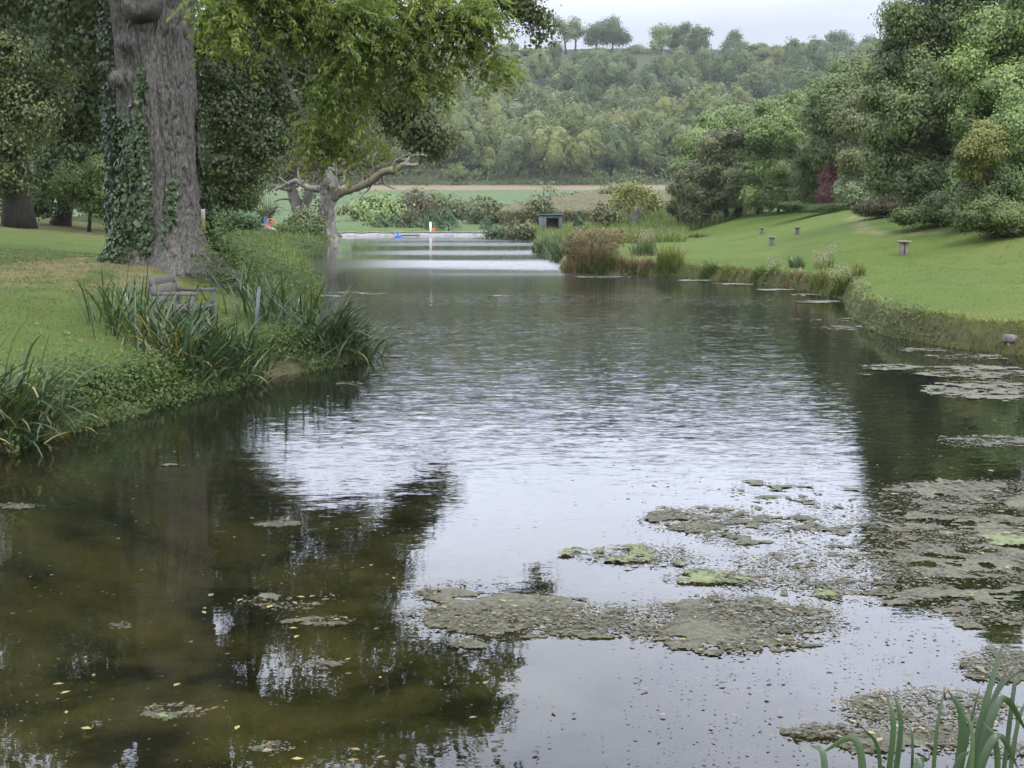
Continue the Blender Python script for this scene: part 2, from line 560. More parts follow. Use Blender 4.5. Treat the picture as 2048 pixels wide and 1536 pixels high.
def ground_z(x, y, sd=None):
    x = np.asarray(x, float).ravel()
    y = np.asarray(y, float).ravel()
    if sd is None:
        sd = pond_sd(x, y)
    mid = np.interp(y, [0, 20, 40, 60, 90, 120, 140], [0, 2, 1.5, -3, -6, -8, -10])
    right = sstep(-0.6, 0.6, (x - mid))
    s = np.maximum(sd, 0)
    # left: soft slope up to a shoulder, oak on a mound
    zl = 0.40 * sstep(0, 0.5, s) + 0.17 * np.clip(s - 0.3, 0, 3.8) + 0.11 * np.clip(s - 4.1, 0, 10)
    # right: a cut bank, a nearly level lawn, then a rise to the trees
    a = np.interp(y, [20, 50, 60, 76, 90, 104, 112], [5.0, 6.0, 7.6, 10.0, 12.0, 9.2, 8.2])
    rise = np.interp(y, [20, 50, 60, 76, 90, 110], [1.0, 1.55, 1.5, 1.8, 1.9, 1.9])
    zr = np.interp(y, [0, 18, 45, 60, 140], [0.4, 0.52, 0.46, 0.35, 0.3]) * sstep(0.0, 0.28, s) + 0.018 * np.minimum(s, 40) + rise * sstep(0, 1, (s - a) / 10.5)
    z = zl * (1 - right) + zr * right
    z = z + 0.62 * np.exp(-((x - OAK[0]) ** 2 + (y - OAK[1]) ** 2) / (2 * 1.9 ** 2)) * sstep(0.3, 1.8, s)
    near = sstep(5.0, 3.0, y)
    z = z * (1 - near) + near * 0.62 * sstep(0, 0.5, s)
    far = sstep(132, 150, y)
    z = z * (1 - far) + far * (0.45 * sstep(0, 0.6, s) + np.minimum(z, 1.2) * 0.2)
    # valley field, then the steep wooded hill
    z = z + 0.049 * np.clip(y - 150, 0, 205)
    h = np.clip((y - 352) / 285.0, 0, 1)
    ridge = 74 + 3 * (fbm(x / 90.0, 0 * x, 5) - 0.5) - 0.004 * np.abs(x - 60)
    z = z + ridge * (0.7 * h ** 1.15 + 0.3 * h ** 1.6) - 0.03 * np.clip(y - 660, 0, 1e5)
    z = z + (fbm(x / 3.5, y / 3.5, 9) - 0.5) * 0.16 * sstep(0.5, 4, s) * (1 + sstep(30, 120, y))
    z = z + (fbm(x / 0.7, y / 0.7, 19, 3) - 0.5) * 0.10 * sstep(0.02, 0.5, s) * sstep(70, 30, y)
    bed = -0.05 - 0.42 * np.minimum(-np.minimum(sd, 0), 2.2) + 0.12 * (fbm(x / 1.3, y / 1.3, 31) - 0.5) * sstep(0.1, 1, -sd)
    return np.where(sd > 0, np.maximum(z, 0.012) + 0.0, bed)


def gz(x, y):
    return float(ground_z([x], [y])[0])


_gy = np.concatenate([np.arange(3.5, 60, 0.1), np.arange(60, 200, 0.4), np.arange(200, 640, 2.0)])


def gp(px, py):
    """where the ray through a pixel meets the ground"""
    p1 = at(px, py, 1.0)
    d = p1 - np.array([0, 0, HC])
    X, Z = d[0] * _gy, HC + d[2] * _gy
    g = np.maximum(ground_z(X, _gy), 0)
    hit = np.nonzero(Z <= g)[0]
    k = hit[0] if len(hit) else len(_gy) - 1
    return np.array([X[k], _gy[k], g[k]])


# ------------------------------------------------------------------ ground sheet
def spaced(stops):
    out = []
    for (a, b, s) in stops:
        out.append(np.arange(a, b, s))
    return np.concatenate(out)


gx = spaced([(-1500, -500, 100), (-500, -120, 20), (-120, -40, 4), (-40, -14, 0.8), (-14, 13, 0.16), (13, 32, 0.5), (32, 60, 2), (60, 140, 4), (140, 500, 18), (500, 1501, 100)])
gyv = spaced([(-60, -10, 10), (-10, 2, 1), (2, 30, 0.16), (30, 62, 0.28), (62, 142, 0.7), (142, 160, 1.5), (160, 360, 5), (360, 700, 8), (700, 1200, 60), (1200, 3200, 250)])
GX, GY = np.meshgrid(gx, gyv)
fx, fy = GX.ravel(), GY.ravel()
SD = pond_sd(fx, fy)
GZ = ground_z(fx, fy, SD)
nx, ny = len(gx), len(gyv)
ii, jj = np.meshgrid(np.arange(ny - 1), np.arange(nx - 1), indexing='ij')
a_ = ii * nx + jj
GQ = np.stack([a_, a_ + 1, a_ + nx + 1, a_ + nx], -1).reshape(-1, 4)


def polyline_mask(pts, w):
    pts = np.asarray(pts)[:, :2]
    d = np.full(len(fx), 1e9)
    for A, B in zip(pts[:-1], pts[1:]):
        t = np.clip(((fx - A[0]) * (B - A)[0] + (fy - A[1]) * (B - A)[1]) / (np.sum((B - A) ** 2) + 1e-9), 0, 1)
        d = np.minimum(d, np.hypot(fx - A[0] - t * (B - A)[0], fy - A[1] - t * (B - A)[1]))
    return sstep(w, w * 0.3, d)


path_pts = [gp(1700, 434), gp(1722, 446), gp(1726, 462), gp(1770, 470), gp(1880, 466), gp(1960, 462), gp(2080, 458)]
m_path = polyline_mask(path_pts, 0.42) * 0.6
m_litter = 0.85 * sstep(3.4, 1.0, np.hypot(fx - OAK[0] + 1, (fy - OAK[1]) * 0.8 + 1)) * sstep(-0.2, 0.8, SD)
m_litter = np.maximum(m_litter, sstep(40, 52, fy) * sstep(-9, -15, fx) * sstep(90, 70, fy) * 0.8)
m_bed = sstep(0.05, -0.05, SD)
m_soil = sstep(0.42, 0.10, SD) * (1 - m_bed)
m_field = sstep(146, 156, fy)
m_stub = sstep(300, 312, fy + 14 * (vnoise(fx / 60, fy * 0, 8) - 0.5))
m_wood = sstep(349, 354, fy) * sstep(665, 640, fy)
m_shade = sstep(2, -6, fx + 0.12 * (fy - 20)) * sstep(140, 100, fy)      # the left bank's thinner, mossier turf

gm, nt, N, L, out = mat_new('ground_cover')
big = noise(nt, 0.35, 4)
fine = noise(nt, 9, 5, 0.7)
mid_ = noise(nt, 1.6, 4, 0.6)
lawn = ramp(nt, [(0.3, (0.042, 0.068, 0.014)), (0.5, (0.057, 0.088, 0.017)), (0.7, (0.074, 0.102, 0.022))], big.outputs['Fac']).outputs[0]
lawn = mixc(nt, maprange(nt, fine.outputs['Fac'], 0.35, 0.75), lawn, (0.068, 0.086, 0.021))
worn = noise(nt, 0.16, 5, 0.62)
lawn = mixc(nt, maprange(nt, worn.outputs['Fac'], 0.5, 0.68, 0.0, 0.6), lawn, (0.092, 0.092, 0.030))
clover = noise(nt, 0.7, 5, 0.7)
lawn = mixc(nt, maprange(nt, clover.outputs['Fac'], 0.54, 0.64, 0.0, 0.75), lawn, (0.036, 0.068, 0.016))
moss = ramp(nt, [(0.3, (0.056, 0.066, 0.022)), (0.48, (0.058, 0.082, 0.022)), (0.62, (0.062, 0.094, 0.023)), (0.78, (0.088, 0.085, 0.040))], mid_.outputs['Fac']).outputs[0]
lawn = mixc(nt, math_(nt, 'MULTIPLY', attr(nt, 'shade'), 0.85), lawn, moss)
litter = ramp(nt, [(0.3, (0.065, 0.055, 0.03)), (0.5, (0.13, 0.10, 0.055)), (0.7, (0.19, 0.145, 0.085))], fine.outputs['Fac']).outputs[0]
lf = math_(nt, 'MULTIPLY', attr(nt, 'litter'), maprange(nt, mid_.outputs['Fac'], 0.35, 0.62))
col = mixc(nt, lf, lawn, litter)
pf = math_(nt, 'MULTIPLY', attr(nt, 'path'), maprange(nt, mid_.outputs['Fac'], 0.38, 0.55, 0.25, 1.0))
col = mixc(nt, pf, col, (0.17, 0.135, 0.085))
col = mixc(nt, math_(nt, 'MULTIPLY', attr(nt, 'soil'), 0.85), col, ramp(nt, [(0.3, (0.035, 0.028, 0.018)), (0.7, (0.095, 0.076, 0.05))], fine.outputs['Fac']).outputs[0])
fieldn = noise(nt, 0.05, 3, 0.5, mapping=(1, 3, 1))
col = mixc(nt, attr(nt, 'field'), col, ramp(nt, [(0.3, (0.052, 0.080, 0.036)), (0.7, (0.074, 0.100, 0.044))], fieldn.outputs['Fac']).outputs[0])
col = mixc(nt, attr(nt, 'stubble'), col, (0.14, 0.112, 0.075))
col = mixc(nt, attr(nt, 'wood'), col, (0.045, 0.052, 0.026))
bedn = noise(nt, 1.1, 5, 0.6)
bedc = ramp(nt, [(0.38, (0.012, 0.013, 0.006)), (0.5, (0.043, 0.040, 0.017)), (0.66, (0.076, 0.068, 0.031))], bedn.outputs['Fac']).outputs[0]
col = mixc(nt, attr(nt, 'bed'), col, bedc)
b = N.new('ShaderNodeBsdfPrincipled')
b.inputs['Roughness'].default_value = 0.95
b.inputs['Specular IOR Level'].default_value = 0.05
L.new(col, b.inputs['Base Color'])
bp = N.new('ShaderNodeBump')
bp.inputs['Strength'].default_value = 0.7
bp.inputs['Distance'].default_value = 0.05
L.new(fine.outputs['Fac'], bp.inputs['Height'])
L.new(bp.outputs[0], b.inputs['Normal'])
L.new(b.outputs[0], out.inputs['Surface'])
g = mk('ground', np.stack([fx, fy, GZ], 1), GQ, gm, smooth=True,
       pattr={'path': m_path, 'litter': m_litter, 'bed': m_bed, 'soil': m_soil, 'field': m_field, 'stubble': m_stub, 'wood': m_wood, 'shade': m_shade})
tag(g, kind='structure')

# ------------------------------------------------------------------ water
wm, nt, N, L, out = mat_new('pond_water')
tc = N.new('ShaderNodeTexCoord')
sep = N.new('ShaderNodeSeparateXYZ')
L.new(tc.outputs['Object'], sep.inputs[0])
r1 = noise(nt, 28.0, 3, 0.6, tc.outputs['Object'], (0.36, 1.3, 1))
r2 = noise(nt, 8.0, 2, 0.5, tc.outputs['Object'], (0.36, 1.3, 1))
patch = noise(nt, 0.16, 3, 0.5, tc.outputs['Object'], (0.45, 1.0, 1))
# breeze: amount of ripple along the pond, broken up by patches
br = N.new('ShaderNodeValToRGB')
el = br.color_ramp.elements
stops = [(0, 0.012), (6, 0.02), (8.5, 0.035), (10, 0.08), (13, 0.13), (17, 0.155), (21, 0.145), (25, 0.20), (31, 0.19), (33, 0.30), (36.5, 0.28), (38, 0.18),
         (44, 0.16), (49, 0.22), (54, 0.62), (62, 0.66), (66, 0.14), (70, 0.12), (74, 0.50), (80, 0.46), (84, 0.10), (92, 0.08), (97, 0.36), (103, 0.30), (107, 0.08), (116, 0.30), (124, 0.10), (132, 0.22), (142, 0.2)]
el[0].position, el[0].color = 0, (stops[0][1],) * 3 + (1,)
el[1].position, el[1].color = 1, (stops[-1][1],) * 3 + (1,)
for p, v in stops[1:-1]:
    e = el.new(p / 142.0)
    e.color = (v, v, v, 1)
wob = math_(nt, 'MULTIPLY', math_(nt, 'SUBTRACT', patch.outputs['Fac'], 0.5), 18.0)
wob = math_(nt, 'MULTIPLY', wob, maprange(nt, sep.outputs['Y'], 10, 60, 0.1, 1.0))
yy = math_(nt, 'DIVIDE', math_(nt, 'ADD', sep.outputs['Y'], wob), 142.0)
L.new(yy, br.inputs[0])
calm = maprange(nt, math_(nt, 'ADD', sep.outputs['X'], math_(nt, 'MULTIPLY', sep.outputs['Y'], 0.115)), -2.2, 1.2, 0.7, 1.0)
calm_r = maprange(nt, math_(nt, 'SUBTRACT', sep.outputs['X'], math_(nt, 'MULTIPLY', sep.outputs['Y'], 0.16)), 1.0, 3.6, 1.0, 0.25)
lee = maprange(nt, math_(nt, 'ADD', sep.outputs['X'], math_(nt, 'MULTIPLY', sep.outputs['Y'], 0.105)), -3.5, 3.0, 0.0, 0.8)
lee = math_(nt, 'ADD', math_(nt, 'MULTIPLY', math_(nt, 'SUBTRACT', lee, 0.8), maprange(nt, sep.outputs['Y'], 28, 46, 0.0, 1.0)), 1.0)
amp = math_(nt, 'MULTIPLY', math_(nt, 'MULTIPLY', math_(nt, 'MULTIPLY', br.outputs['Color'], lee), calm), calm_r)
va = N.new('ShaderNodeVectorMath')
va.operation = 'ADD'
L.new(r1.outputs['Color'], va.inputs[0])
L.new(mixc(nt, 0.55, (0.5, 0.5, 0.5), r2.outputs['Color']), va.inputs[1])
vs = N.new('ShaderNodeVectorMath')
vs.operation = 'SUBTRACT'
L.new(va.outputs[0], vs.inputs[0])
vs.inputs[1].default_value = (1.0, 1.0, 1.0)
vk = N.new('ShaderNodeVectorMath')
vk.operation = 'MULTIPLY'
L.new(vs.outputs[0], vk.inputs[0])
vk.inputs[1].default_value = (0.55, 1.0, 0.0)
vsc = N.new('ShaderNodeVectorMath')
vsc.operation = 'SCALE'
L.new(vk.outputs[0], vsc.inputs[0])
L.new(math_(nt, 'MULTIPLY', amp, maprange(nt, sep.outputs['Y'], 26, 60, 1.0, 0.35)), vsc.inputs['Scale'])
vu = N.new('ShaderNodeVectorMath')
vu.operation = 'ADD'
L.new(vsc.outputs[0], vu.inputs[0])
vu.inputs[1].default_value = (0, 0, 1)
bp = N.new('ShaderNodeVectorMath')
bp.operation = 'NORMALIZE'
L.new(vu.outputs[0], bp.inputs[0])
fr = N.new('ShaderNodeFresnel')
fr.inputs['IOR'].default_value = 1.333
L.new(bp.outputs[0], fr.inputs['Normal'])
gl = N.new('ShaderNodeBsdfGlossy')
rg = math_(nt, 'POWER', amp, 0.5)
rg = math_(nt, 'MULTIPLY', rg, maprange(nt, sep.outputs['Y'], 26, 52, 0.0, 0.22))
L.new(math_(nt, 'ADD', rg, 0.015), gl.inputs['Roughness'])
gl.inputs['Color'].default_value = (0.97, 0.97, 1.0, 1)
L.new(bp.outputs[0], gl.inputs['Normal'])
tr = N.new('ShaderNodeBsdfTransparent')
tr.inputs['Color'].default_value = (0.80, 0.80, 0.62, 1)
df = N.new('ShaderNodeBsdfDiffuse')
df.inputs['Color'].default_value = (0.008, 0.009, 0.007, 1)
m0 = N.new('ShaderNodeMixShader')
L.new(maprange(nt, sep.outputs['Y'], 7.0, 20.0, 0.15, 0.85), m0.inputs[0])
L.new(tr.outputs[0], m0.inputs[1])
L.new(df.outputs[0], m0.inputs[2])
mx = N.new('ShaderNodeMixShader')
L.new(fr.outputs[0], mx.inputs[0])
L.new(m0.outputs[0], mx.inputs[1])
L.new(gl.outputs[0], mx.inputs[2])
L.new(mx.outputs[0], out.inputs['Surface'])
wx0, wx1, wy0, wy1 = -20.5, 11.5, 2.0, 140.0
water = mk('water', [(wx0, wy0, 0), (wx1, wy0, 0), (wx1, wy1, 0), (wx0, wy1, 0)], np.array([[0, 1, 2, 3]]), wm)
tag(water, kind='structure')


# ------------------------------------------------------------------ foliage
def unit(v):
    return v / (np.linalg.norm(v, axis=-1, keepdims=True) + 1e-9)


def leaf_arrays(P, Nn, size, aspect=0.6, droop=0.3, rand=0.4, up=0.35, fold=0.25, D=None):
    n = len(P)
    size = np.asarray(size) * np.ones(n)
    nn = unit(0.8 * Nn + rand * unit(rng.normal(size=(n, 3))) + np.array([0, 0, up]))
    if D is None:
        D = 0.7 * unit(rng.normal(size=(n, 3))) + 0.5 * Nn + np.array([0, 0, -droop])
    d = unit(D - nn * np.sum(D * nn, 1)[:, None])
    s = np.cross(nn, d)
    h = (size * 0.5)[:, None]
    V = np.stack([P - d * h, P - s * h * aspect + nn * h * fold - d * h * 0.1, P + d * h, P + s * h * aspect + nn * h * fold - d * h * 0.1], 1).reshape(-1, 3)
    Q = np.arange(n * 4).reshape(n, 4)
    return V, Q


def sprays(lobes, n_spray, n_leaf, rs, shell=(0.7, 1.06), lump=0.35, flat=0.6, cut=None):
    """leaf positions in clumps over the outside of each lobe; lobes are rows (x, y, z, rx, ry, rz)"""
    Lb = np.asarray(lobes, float)
    wgt = (Lb[:, 3] * Lb[:, 5] + Lb[:, 3] * Lb[:, 4]) ** 1.0
    k = rng.choice(len(Lb), n_spray, p=wgt / wgt.sum())
    d = unit(rng.normal(size=(n_spray, 3)))
    ph = rng.random((len(Lb), 3)) * 6.28
    lm = np.sin(d[:, 0] * 3.1 + ph[k, 0]) * np.sin(d[:, 1] * 2.7 + ph[k, 1]) + np.sin(d[:, 2] * 3.7 + ph[k, 2]) * 0.6
    r = rng.uniform(shell[0], shell[1], n_spray) * (1 + lump * 0.5 * lm)
    c = Lb[k, :3] + d * Lb[k, 3:6] * r[:, None]
    if cut is not None:
        keep = c[:, 2] > cut
        c, d, k = c[keep], d[keep], k[keep]
    m = len(c)
    rsv = rs * rng.uniform(0.6, 1.4, m)
    off = np.clip(rng.normal(size=(m, n_leaf, 3)), -1.9, 1.9) * np.array([1, 1, flat])
    P = c[:, None] + off * rsv[:, None, None] - np.array([0, 0, 0.25]) * (np.sum(off[..., :2] ** 2, -1) * rsv[:, None] * 0.5)[..., None]
    Nn = unit(d[:, None] * 1.0 + off * 0.35 + np.array([0, 0, 0.08]))
    lv = rng.random(len(Lb))[k] * 0.3
    var = np.clip((lv + rng.random(m) * 0.25)[:, None] + rng.random((m, n_leaf)) * 0.35 + 0.05, 0, 1)
    return P.reshape(-1, 3), Nn.reshape(-1, 3), var.reshape(-1)


def foliage(name, lobes, n_spray, n_leaf, rs, size, mat, parent=None, aspect=0.6, up=0.02, rand=0.3, cut=None, shell=(0.7, 1.06), lump=0.35, droop=0.3, flat=0.6, bias=0.0, core=0.0):
    P, Nn, var = sprays(lobes, n_spray, n_leaf, rs, shell, lump, flat, cut)
    V, Q = leaf_arrays(P, Nn, size * rng.uniform(0.65, 1.3, len(P)), aspect, droop, rand, up)
    var = np.clip(var + bias, 0, 1)
    if core:
        cv, cf = cores(lobes, core)
        keep = (cv[cf][:, :, 2].min(1) > cut) if cut is not None else np.ones(len(cf), bool)
        cf = cf[keep]
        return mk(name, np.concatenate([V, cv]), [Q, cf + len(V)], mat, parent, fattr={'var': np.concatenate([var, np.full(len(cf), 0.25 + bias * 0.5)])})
    return mk(name, V, Q, mat, parent, fattr={'var': var})


def px_lobe(px, py, r, Y, ry=None, dy=1.0):
    """a lobe centred behind a pixel, radius in pixels at that distance"""
    c = at(px, py, Y)
    k = Y / F
    return (c[0], c[1], c[2], r * k, r * k * dy, (ry or r) * k)


def limbs(base, targets, r0, r1=0.03, segs=7, fork=0.35, wob=0.12, top=None):
    """tapered trunk with limbs to the targets"""
    base = np.asarray(base, float)
    T = np.asarray(targets, float)
    cen = T.mean(0) if top is None else np.asarray(top, float)
    f = base + (cen - base) * fork
    parts = []
    n = 7
    t = np.linspace(0, 1, n)[:, None]
    trunk = base + (f - base) * t
    trunk[1:-1, :2] += (rng.random((n - 2, 2)) - 0.5) * r0 * 0.5
    flare = 1 + 0.55 * np.exp(-np.linspace(0, 5, n))
    parts.append(tube(trunk, r0 * flare * np.linspace(1, 0.8, n), segs + 3))
    for q in T:
        d = np.linalg.norm(q - f)
        mid = f + (q - f) * 0.5 + (rng.random(3) - 0.5) * d * wob * 2 + np.array([0, 0, 0.06 * d])
        c = curve([f - (f - base) * 0.06, mid, q], 5)
        parts.append(tube(c, np.linspace(r0 * 0.55, r1, len(c)), segs))
    return join(parts)


def tree(name, label, cat, base, lobes, r0, mats, n_spray, n_leaf, rs, size, group=None, fork=0.4, cut=None, aspect=0.62, bias=0.0, crown='crown', lump=0.35, trunk=True, nl=7, shell=(0.7, 1.06), flat=0.6, droop=0.3, core=0.0):
    root = thing(name, label, cat, base, group)
    Lb = np.asarray(lobes, float)
    if trunk:
        order = np.argsort(-Lb[:, 3], kind='stable')[:nl]
        V, fs = limbs(np.asarray(base) - np.array([0, 0, 0.1]), Lb[order, :3], r0, max(0.02, r0 * 0.12), fork=fork)
        mk('trunk', V, fs, mats[1], root, smooth=True)
    foliage(crown, Lb, n_spray, n_leaf, rs, size, mats[0], root, cut=cut, aspect=aspect, bias=bias, lump=lump, shell=shell, flat=flat, droop=droop, core=core)
    return root


def ragged(L3, base_z, k=4, lo=0.38, hi=0.62):
    """break every lobe up with smaller ones budding from it"""
    out = [tuple(l) for l in L3]
    for l in L3:
        for _ in range(k):
            d = unit(rng.normal(size=3))
            d[2] = d[2] * 0.8 + 0.1
            f = rng.uniform(lo, hi)
            p = np.array(l[:3]) + d * np.array(l[3:6]) * rng.uniform(0.75, 1.12)
            if p[2] > base_z:
                out.append((*p, l[3] * f, l[4] * f, l[5] * f * 0.9))
    return out


_bm = bmesh.new()
bmesh.ops.create_icosphere(_bm, subdivisions=2, radius=1.0)
_bm.verts.ensure_lookup_table()
ICO_V = np.array([v.co[:] for v in _bm.verts])
ICO_F = np.array([[v.index for v in f.verts] for f in _bm.faces])
_bm.free()


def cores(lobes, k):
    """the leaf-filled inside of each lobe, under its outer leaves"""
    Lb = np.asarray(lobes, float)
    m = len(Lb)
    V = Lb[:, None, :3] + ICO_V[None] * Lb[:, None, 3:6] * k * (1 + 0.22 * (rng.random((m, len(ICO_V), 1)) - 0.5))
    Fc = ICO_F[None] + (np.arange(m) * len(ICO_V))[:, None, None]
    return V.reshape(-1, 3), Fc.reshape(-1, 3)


# ------------------------------------------------------------------ blades
def blade_arrays(base, az, th, kap, Ln, w, segs=4, tip=0.0, twist=0.0):
    """arched strips: base (N,3), azimuth, start lean, added lean, length, width"""
    n = len(base)
    t = np.linspace(0, 1, segs + 1)
    ang = th[:, None] + kap[:, None] * t[None] ** 1.4
    dl = (Ln / segs)[:, None]
    hor = np.concatenate([np.zeros((n, 1)), np.cumsum(np.sin(ang[:, 1:]) * dl, 1)], 1)
    ver = np.concatenate([np.zeros((n, 1)), np.cumsum(np.cos(ang[:, 1:]) * dl, 1)], 1)
    cx, sx = np.cos(az)[:, None], np.sin(az)[:, None]
    Px = base[:, 0, None] + cx * hor
    Py = base[:, 1, None] + sx * hor
    Pz = base[:, 2, None] + ver
    prof = np.interp(t, [0, 0.25, 0.6, 0.85, 1], [0.75, 1, 0.9, 0.5, tip])
    ta = az + PI / 2 + twist * rng.normal(size=n)
    hx, hy = np.cos(ta)[:, None] * w[:, None] * 0.5 * prof, np.sin(ta)[:, None] * w[:, None] * 0.5 * prof
    Lf = np.stack([Px + hx, Py + hy, Pz], -1)
    Rt = np.stack([Px - hx, Py - hy, Pz], -1)
    V = np.stack([Lf, Rt], 2).reshape(-1, 3)
    b0 = (np.arange(n) * (segs + 1) * 2)[:, None] + np.arange(segs)[None] * 2
    Q = np.stack([b0, b0 + 1, b0 + 3, b0 + 2], -1).reshape(-1, 4)
    return V, Q


def blades(name, base, az, th, kap, Ln, w, mat, parent=None, segs=4, var=None, twist=0.3, tip=0.05):
    n = len(base)
    V, Q = blade_arrays(np.asarray(base, float), az, th, kap, Ln, w, segs, tip, twist)
    var = rng.random(n) if var is None else var
    return mk(name, V, Q, mat, parent, fattr={'var': np.repeat(np.clip(var, 0, 1), segs)}, smooth=True)

# ================================================================== far country
# hillside wood: a far-off mass of crowns
def hill_wood():
    T = 5
    tmpl = []
    for k in range(T):
        nl = 7
        d = unit(rng.normal(size=(nl, 3)))
        d[:, 2] = np.abs(d[:, 2]) * 0.9 + 0.05
        lob = np.concatenate([d * np.array([0.6, 0.6, 0.55]), np.full((nl, 3), 0.46) * rng.uniform(0.75, 1.2, (nl, 1))], 1)
        lob = np.vstack([lob, [0, 0, 0, 0.6, 0.6, 0.6]])
        P, Nn, var = sprays(lob, 420, 5, 0.08, (0.84, 1.06), 0.3)
        tmpl.append((P, Nn, var, lob))
    pts = []
    y = 353.0
    while y < 652:
        step = 11.6 + 0.010 * (y - 353)
        xs = np.arange(-0.27 * y - 25, 0.40 * y + 30, step)
        xs = xs + (rng.random(len(xs)) - 0.5) * step * 0.9
        ys = y + (rng.random(len(xs)) - 0.5) * step * 1.1
        pts.append(np.stack([xs, ys], 1))
        y += step * 0.88
    pts = np.concatenate(pts)
    # the grassy brow of the hill stays open
    brow = (pts[:, 1] > 572) & (pts[:, 0] > 46) & (pts[:, 0] < 106)
    pts = pts[~brow]
    pts = pts[~((pts[:, 1] > 588) & (pts[:, 0] > 14) & (pts[:, 0] < 116))]
    pts = pts[pts[:, 1] < 626]
    gzv = ground_z(pts[:, 0], pts[:, 1], np.full(len(pts), 50.0))
    PV, NV, VV, SZ = [], [], [], []
    CV, CF, CT, CN = [], [], [], [0]
    zone = fbm(pts[:, 0] / 60, pts[:, 1] / 60, 77)
    for i, (x, yv) in enumerate(pts):
        P, Nn, var, lob = tmpl[rng.integers(T)]
        r = rng.uniform(4.4, 8.4) * (1.0 if yv > 365 else 0.8)
        h = r * rng.uniform(0.8, 1.9)
        if yv > 530:
            r, h = r * 0.82, h * (1 - 0.55 * (yv - 530) / 96)
        a = rng.random() * 6.28
        R = rot_z(a)
        Nr = Nn @ R.T
        fr_ = (Nr[:, 1] < 0.4) & (Nr[:, 2] > -0.6)      # the far sides of the crowns face away down the other slope
        P, Nn, var = P[fr_], Nn[fr_], var[fr_]
        p = (P @ R.T) * np.array([r, r, h]) + np.array([x, yv, gzv[i] + h * 0.75])
        PV.append(p)
        NV.append(Nn @ R.T)
        tone = np.clip(0.5 + (zone[i] - 0.5) * 0.8 + rng.normal() * 0.18, 0.04, 0.88)
        VV.append(tone + (var - 0.5) * 0.05)
        SZ.append(np.full(len(P), r * 0.128))
        cv, cf = cores(lob, 0.80)
        CF.append(cf + CN[0])
        CN[0] += len(cv)
        CV.append((cv @ R.T) * np.array([r, r, h]) + np.array([x, yv, gzv[i] + h * 0.75]))
        CT.append(np.full(len(cf), tone))
    # a hedge-like skirt where the wood meets the field
    xs = np.arange(-130, 190, 0.35)
    n = len(xs)
    for k in range(5):
        px_ = xs + rng.normal(size=n) * 0.8
        py_ = 347 + rng.random(n) * 5
        pz_ = ground_z(px_, py_, np.full(n, 50.0)) + rng.random(n) ** 1.3 * 4.5
        PV.append(np.stack([px_, py_, pz_], 1))
        NV.append(np.tile([0, -1, 0.3], (n, 1)).astype(float))
        VV.append(0.25 + 0.35 * rng.random(n))
        SZ.append(np.full(n, 0.6))
    P = np.concatenate(PV)
    V, Q = leaf_arrays(P, np.concatenate(NV), np.concatenate(SZ) * rng.uniform(0.7, 1.3, len(P)), 0.8, 0.1, 0.2, 0.03)
    o = mk('hillside_wood', np.concatenate([V] + CV), [Q, np.concatenate(CF) + len(V)], M['hill_leaf'], fattr={'var': np.clip(np.concatenate(VV + CT), 0, 1)})
    tag(o, 'hazy mixed green wood covering the whole hillside beyond the valley field', 'wood', kind='stuff')


hill_wood()

# trees one can tell apart along the skyline
sky_trees = [
    ('thin crowned pale tree on the skyline nearest the overhanging oak twigs', [(1128, 58, 17), (1118, 48, 14), (1136, 72, 13)], (1132, 96), 'grey_leaf', 0.55, 'thin'),
    ('tall thin crowned tree on the skyline with bare forked stems', [(1150, 52, 16), (1158, 66, 14), (1146, 70, 12)], (1151, 98), 'grey_leaf', 0.6, 'thin'),
    ('dark round tree on the skyline, smaller half of the touching pair', [(1190, 68, 20), (1182, 80, 14), (1200, 60, 16)], (1194, 104), 'dark_leaf', 1.0, 'full'),
    ('broad dark tree on the skyline with one straight stem, taller of the touching pair', [(1222, 62, 24), (1238, 74, 20), (1212, 76, 18), (1226, 50, 15), (1250, 78, 12)], (1223, 106), 'dark_leaf', 1.0, 'full'),
    ('low scrubby bush on the skyline between the two groups of trees', [(1275, 104, 12), (1288, 108, 10), (1262, 106, 9)], (1276, 115), 'olive_leaf', 0.9, 'low'),
    ('slender light green tree on the skyline with its stem showing below', [(1318, 66, 18), (1326, 82, 17), (1312, 92, 13), (1336, 62, 10)], (1324, 113), 'mid_leaf', 0.75, 'full'),
    ('dark leaning tree on the skyline beside the light green one', [(1358, 70, 17), (1350, 88, 16), (1370, 84, 18), (1372, 58, 12)], (1352, 115), 'dark_leaf', 1.0, 'full'),
    ('dark skyline tree with a bare crooked branch sticking out to one side', [(1396, 80, 20), (1386, 92, 14), (1406, 92, 13), (1398, 68, 14), (1414, 66, 7)], (1391, 118), 'dark_leaf', 1.0, 'full'),
    ('bell shaped dark tree standing alone on the skyline', [(1468, 82, 15), (1460, 96, 18), (1478, 98, 18), (1470, 72, 9), (1484, 106, 12)], (1470, 116), 'dark_leaf', 1.0, 'full'),
    ('small tuft of a tree alone on the hill crest', [(1552, 104, 10), (1546, 108, 9), (1560, 106, 9)], (1552, 116), 'dark_leaf', 0.9, 'low'),
    ('brownish domed tree at the crest of the wood', [(1635, 108, 26), (1615, 116, 22), (1655, 118, 24), (1640, 96, 14)], (1635, 132), 'olive_leaf', 1.0, 'low'),
    ('dark flat topped tree rising highest from the wood near the tall waterside trees', [(1678, 84, 20), (1664, 78, 13), (1692, 90, 18), (1680, 100, 18)], (1682, 128), 'dark_leaf', 1.0, 'full'),
    ('rounded dark tree on the crest half hidden by the tall waterside trees', [(1735, 100, 24), (1715, 106, 16), (1756, 104, 24), (1738, 88, 15)], (1730, 132), 'dark_leaf', 0.95, 'full'),
]
